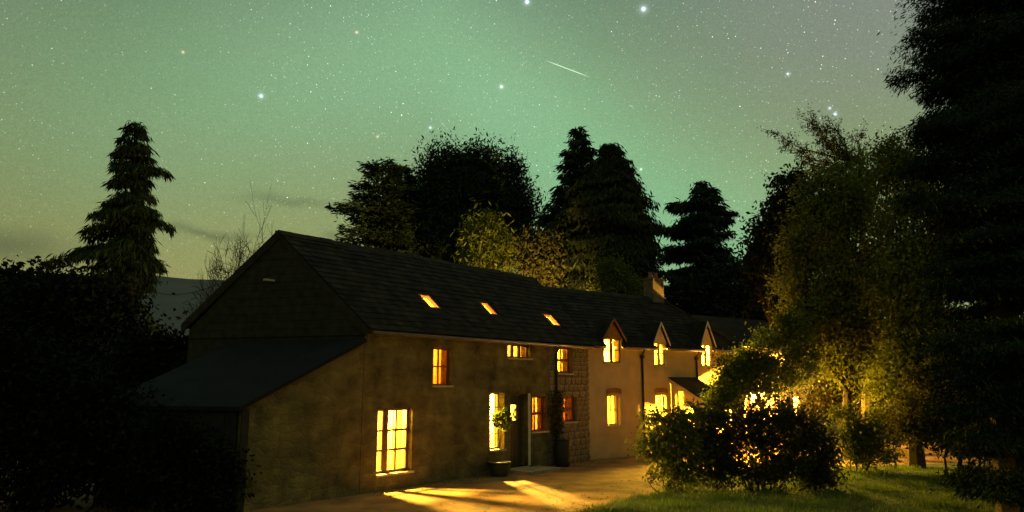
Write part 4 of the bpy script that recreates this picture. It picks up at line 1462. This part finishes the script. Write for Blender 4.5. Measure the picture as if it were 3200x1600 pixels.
conifer('cedar_tree', 'wide-armed cedar right of the chimney', 2170, 46, 582, 0,
        [(588, 20, 55), (610, 60, 40), (650, 80, 90), (700, 125, 80), (740, 110, 90), (780, 115, 80), (800, 110, 135), (850, 110, 120), (900, 90, 95), (1000, 90, 90)], 9, leaf=0.48, droop=0.20, dens=2.8, seed=39, group=BH, nbr=10, width=0.45, hang=0.55, upturn=0.08, lean=20)
broadleaf('dark_tree', 'low dark tree mass between the cedar and the lit trees', 2280, 40, [(2180, 960, 120, 60, 0), (2300, 900, 110, 80, 0), (2400, 860, 80, 80, 0), (2300, 1000, 160, 90, 0), (2450, 950, 90, 120, 0)], 330, 60, 0.30, 'dark_leaf', 0.5, seed=40, group=BH)
broadleaf('leafy_tree', 'dark leafy tree with an uneven outline left of the lit olive tree', 2450, 33, [(2480, 590, 50, 50, 0), (2460, 680, 60, 60, 0), (2410, 740, 60, 50, 0), (2490, 740, 70, 90, 0), (2430, 830, 90, 70, 0)], 230, 60, 0.26, 'dark_leaf', 0.36, seed=41, group=BH)
# right-hand trees
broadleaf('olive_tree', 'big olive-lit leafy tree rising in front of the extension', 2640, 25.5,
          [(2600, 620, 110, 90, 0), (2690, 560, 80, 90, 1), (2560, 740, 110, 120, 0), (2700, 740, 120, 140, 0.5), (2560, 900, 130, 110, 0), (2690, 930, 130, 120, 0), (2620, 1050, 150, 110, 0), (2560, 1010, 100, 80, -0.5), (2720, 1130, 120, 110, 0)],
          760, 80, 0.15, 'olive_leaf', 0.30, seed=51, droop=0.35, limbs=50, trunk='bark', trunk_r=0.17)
fan_branches('branching_pine', 'bare spreading branches above the olive-lit tree', 2690, 27, (2690, 500),
             [(2450, 405), (2440, 470), (2530, 390), (2590, 375), (2640, 385), (2500, 440), (2560, 430), (2720, 400), (2520, 500), (2580, 470)], 15)
conifer('giant_conifer', 'giant dark conifer filling the right edge up to the top', 3130, 14.5, -420, 0,
        [(-400, 60, 60), (-200, 160, 160), (0, 250, 260), (60, 330, 260), (120, 390, 300), (180, 330, 300), (250, 300, 300), (330, 280, 300), (430, 290, 300), (520, 250, 300), (640, 230, 300), (800, 220, 300), (1000, 220, 320), (1200, 240, 300), (1400, 240, 300), (1580, 230, 300)],
        24, leaf=0.12, droop=0.12, dens=8.0, seed=52, nbr=12, width=0.55, hang=0.45, m='conifer', upturn=0.05, wratio=0.10, wide=1.05)
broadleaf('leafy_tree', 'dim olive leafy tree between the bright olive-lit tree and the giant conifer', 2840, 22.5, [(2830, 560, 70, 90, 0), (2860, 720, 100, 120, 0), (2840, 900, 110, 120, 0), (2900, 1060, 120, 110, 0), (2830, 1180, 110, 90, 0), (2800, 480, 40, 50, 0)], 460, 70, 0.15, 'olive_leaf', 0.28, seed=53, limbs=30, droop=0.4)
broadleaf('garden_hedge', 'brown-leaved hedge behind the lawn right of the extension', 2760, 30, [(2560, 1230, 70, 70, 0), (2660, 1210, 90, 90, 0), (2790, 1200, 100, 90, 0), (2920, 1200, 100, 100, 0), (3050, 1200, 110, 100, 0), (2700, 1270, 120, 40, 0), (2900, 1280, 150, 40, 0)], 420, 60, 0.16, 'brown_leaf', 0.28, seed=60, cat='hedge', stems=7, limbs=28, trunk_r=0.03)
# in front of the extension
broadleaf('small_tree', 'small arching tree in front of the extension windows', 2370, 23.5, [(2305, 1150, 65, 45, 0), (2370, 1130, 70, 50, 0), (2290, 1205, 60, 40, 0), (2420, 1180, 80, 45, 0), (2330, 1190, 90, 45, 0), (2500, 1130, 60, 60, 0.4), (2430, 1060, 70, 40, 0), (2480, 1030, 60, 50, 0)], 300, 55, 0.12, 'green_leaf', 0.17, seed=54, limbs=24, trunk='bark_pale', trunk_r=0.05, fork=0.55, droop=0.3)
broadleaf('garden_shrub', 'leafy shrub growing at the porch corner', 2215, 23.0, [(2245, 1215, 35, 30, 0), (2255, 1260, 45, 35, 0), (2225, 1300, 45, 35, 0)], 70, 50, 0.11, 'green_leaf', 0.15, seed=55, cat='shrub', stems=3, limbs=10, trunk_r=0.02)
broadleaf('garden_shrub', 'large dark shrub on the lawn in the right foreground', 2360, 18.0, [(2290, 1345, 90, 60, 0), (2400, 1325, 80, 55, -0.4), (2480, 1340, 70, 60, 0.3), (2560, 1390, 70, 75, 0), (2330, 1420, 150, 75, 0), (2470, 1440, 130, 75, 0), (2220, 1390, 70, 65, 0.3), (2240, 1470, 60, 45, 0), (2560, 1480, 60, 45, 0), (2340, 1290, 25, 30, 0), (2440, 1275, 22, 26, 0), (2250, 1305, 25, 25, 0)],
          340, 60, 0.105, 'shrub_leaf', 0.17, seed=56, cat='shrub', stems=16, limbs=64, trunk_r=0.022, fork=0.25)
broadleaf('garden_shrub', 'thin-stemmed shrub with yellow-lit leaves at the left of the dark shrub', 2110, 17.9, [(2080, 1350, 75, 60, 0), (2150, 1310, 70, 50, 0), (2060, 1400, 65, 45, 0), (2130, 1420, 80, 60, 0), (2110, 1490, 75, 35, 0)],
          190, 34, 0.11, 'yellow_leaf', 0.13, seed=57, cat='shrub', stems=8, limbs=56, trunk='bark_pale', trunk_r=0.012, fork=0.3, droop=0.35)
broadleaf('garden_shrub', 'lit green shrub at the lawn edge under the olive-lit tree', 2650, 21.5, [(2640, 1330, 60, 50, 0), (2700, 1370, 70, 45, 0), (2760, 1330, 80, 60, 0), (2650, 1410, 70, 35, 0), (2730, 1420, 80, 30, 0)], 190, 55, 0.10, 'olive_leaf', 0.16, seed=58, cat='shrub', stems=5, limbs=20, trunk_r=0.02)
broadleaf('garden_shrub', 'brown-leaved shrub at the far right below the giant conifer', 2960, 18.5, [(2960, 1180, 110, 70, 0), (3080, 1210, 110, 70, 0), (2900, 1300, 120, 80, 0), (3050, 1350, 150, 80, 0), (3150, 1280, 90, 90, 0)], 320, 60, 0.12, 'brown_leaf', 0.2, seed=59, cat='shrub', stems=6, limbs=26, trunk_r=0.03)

# ------------------------------------------------------------------ overhead wire to the house
pa, pb = at(430, 862, 60), to_world(house, (-1.2, 3.2, 5.55))
path = []
for k in range(15):
    t = k / 14
    q = pa * (1 - t) + pb * t
    q[2] -= 1.1 * 4 * t * (1 - t)
    path.append(q)
MB().tube(path, 0.016, 5).build('overhead_wire', 'pipe', label='thin overhead wire running from the left to the farmhouse roof', cat='wire')

# ------------------------------------------------------------------ grass (uncountable)
rng = np.random.default_rng(77)
N = 90000
gx = rng.uniform(0.4, 13.5, N)
gy = rng.uniform(13.2, 22.6, N)
ex_, ey_ = np.array([e[0] for e in edge]), np.array([e[1] for e in edge])
wob_ = 0.10 * np.sin(gx * 5.0) + 0.07 * np.sin(gx * 11 + 2) + rng.normal(size=N) * 0.05
keep = gy < np.interp(gx, ex_, ey_) + wob_
gx, gy = gx[keep], gy[keep]
N = len(gx)
h = rng.uniform(0.05, 0.13, N) * (1 + 0.6 * (np.sin(gx * 2.3) * np.sin(gy * 2.9) > 0.4))
th = rng.uniform(0, 6.283, N)
bend = rng.uniform(0.01, 0.07, N)
wd = 0.008
Pb = np.stack([gx, gy, np.full(N, 0.02)], 1)
sd = np.stack([np.cos(th), np.sin(th), np.zeros(N)], 1) * wd
tp = Pb + np.stack([bend * np.sin(th * 3), bend * np.cos(th * 2), h], 1)
v = np.stack([Pb - sd, Pb + sd, tp], 1).reshape(-1, 3)
f = np.arange(N * 3).reshape(N, 3)
raw_mesh('grass', v, f, 'grass', label='short uneven grass at the edge of the yard', cat='grass', kind='stuff')

# loose grit and leaves on the yard
rng = np.random.default_rng(91)
N = 5000
gx = rng.uniform(-5.5, 4.5, N)
gy = rng.uniform(14.5, 26, N)
c_, s_ = math.cos(A_ANG), math.sin(A_ANG)
loc_u = -(gx + 3.60) * s_ + (gy - 17.69) * c_
keep = (loc_u < -0.05) & (rng.random(N) < np.where(loc_u > -0.5, 1.0, 0.35))
gx, gy = gx[keep], gy[keep]
N = len(gx)
sz_ = rng.uniform(0.008, 0.03, N)
tet = np.array([(1, 0, 0), (-0.5, 0.8, 0), (-0.5, -0.8, 0), (0.1, 0.1, 0.7)])
v = np.stack([gx, gy, np.full(N, 0.001)], 1)[:, None, :] + tet[None] * sz_[:, None, None] * rng.uniform(0.6, 1.4, (N, 1, 3))
fi = np.array([(0, 1, 3), (1, 2, 3), (2, 0, 3)])
f = (np.arange(N)[:, None, None] * 4 + fi[None]).reshape(-1, 3)
raw_mesh('grit', v.reshape(-1, 3), f, 'slab', label='loose grit scattered over the yard', cat='gravel', kind='stuff')

# fallen leaves blown against the walls and the lawn edge
N = 1500
t_ = rng.random(N)
gx = np.interp(t_, np.linspace(0, 1, len(edge)), ex_) + rng.normal(size=N) * 0.5 - 0.4
gy = np.interp(t_, np.linspace(0, 1, len(edge)), ey_) + rng.normal(size=N) * 0.5 + 0.4
k_ = rng.random(N) < 0.5
sa_ = rng.uniform(0, 10, N)
ou_ = np.abs(rng.normal(size=N)) * 0.35 + 0.06
gx = np.where(k_, -3.60 + c_ * sa_ + s_ * ou_, gx)
gy = np.where(k_, 17.69 + s_ * sa_ - c_ * ou_, gy)
ok_ = np.array([not any((abs(a + 3.60 - c_ * q0 - s_ * q1) < 0.9 and abs(b_ - 17.69 - s_ * q0 + c_ * q1) < 0.6) for q0, q1 in ((6.1, 0.55),)) for a, b_ in zip(gx, gy)])
P = np.stack([gx, gy, np.full(N, 0.012)], 1)[ok_]
v, f = leaf_quads(P, 0.055, 0.7, rng)
v[:, 2] = 0.006 + np.abs(v[:, 2] - 0.012) * 0.35
raw_mesh('fallen_leaves', v, f, 'brown_leaf', label='fallen leaves along the walls and lawn edge', cat='leaves', kind='stuff')
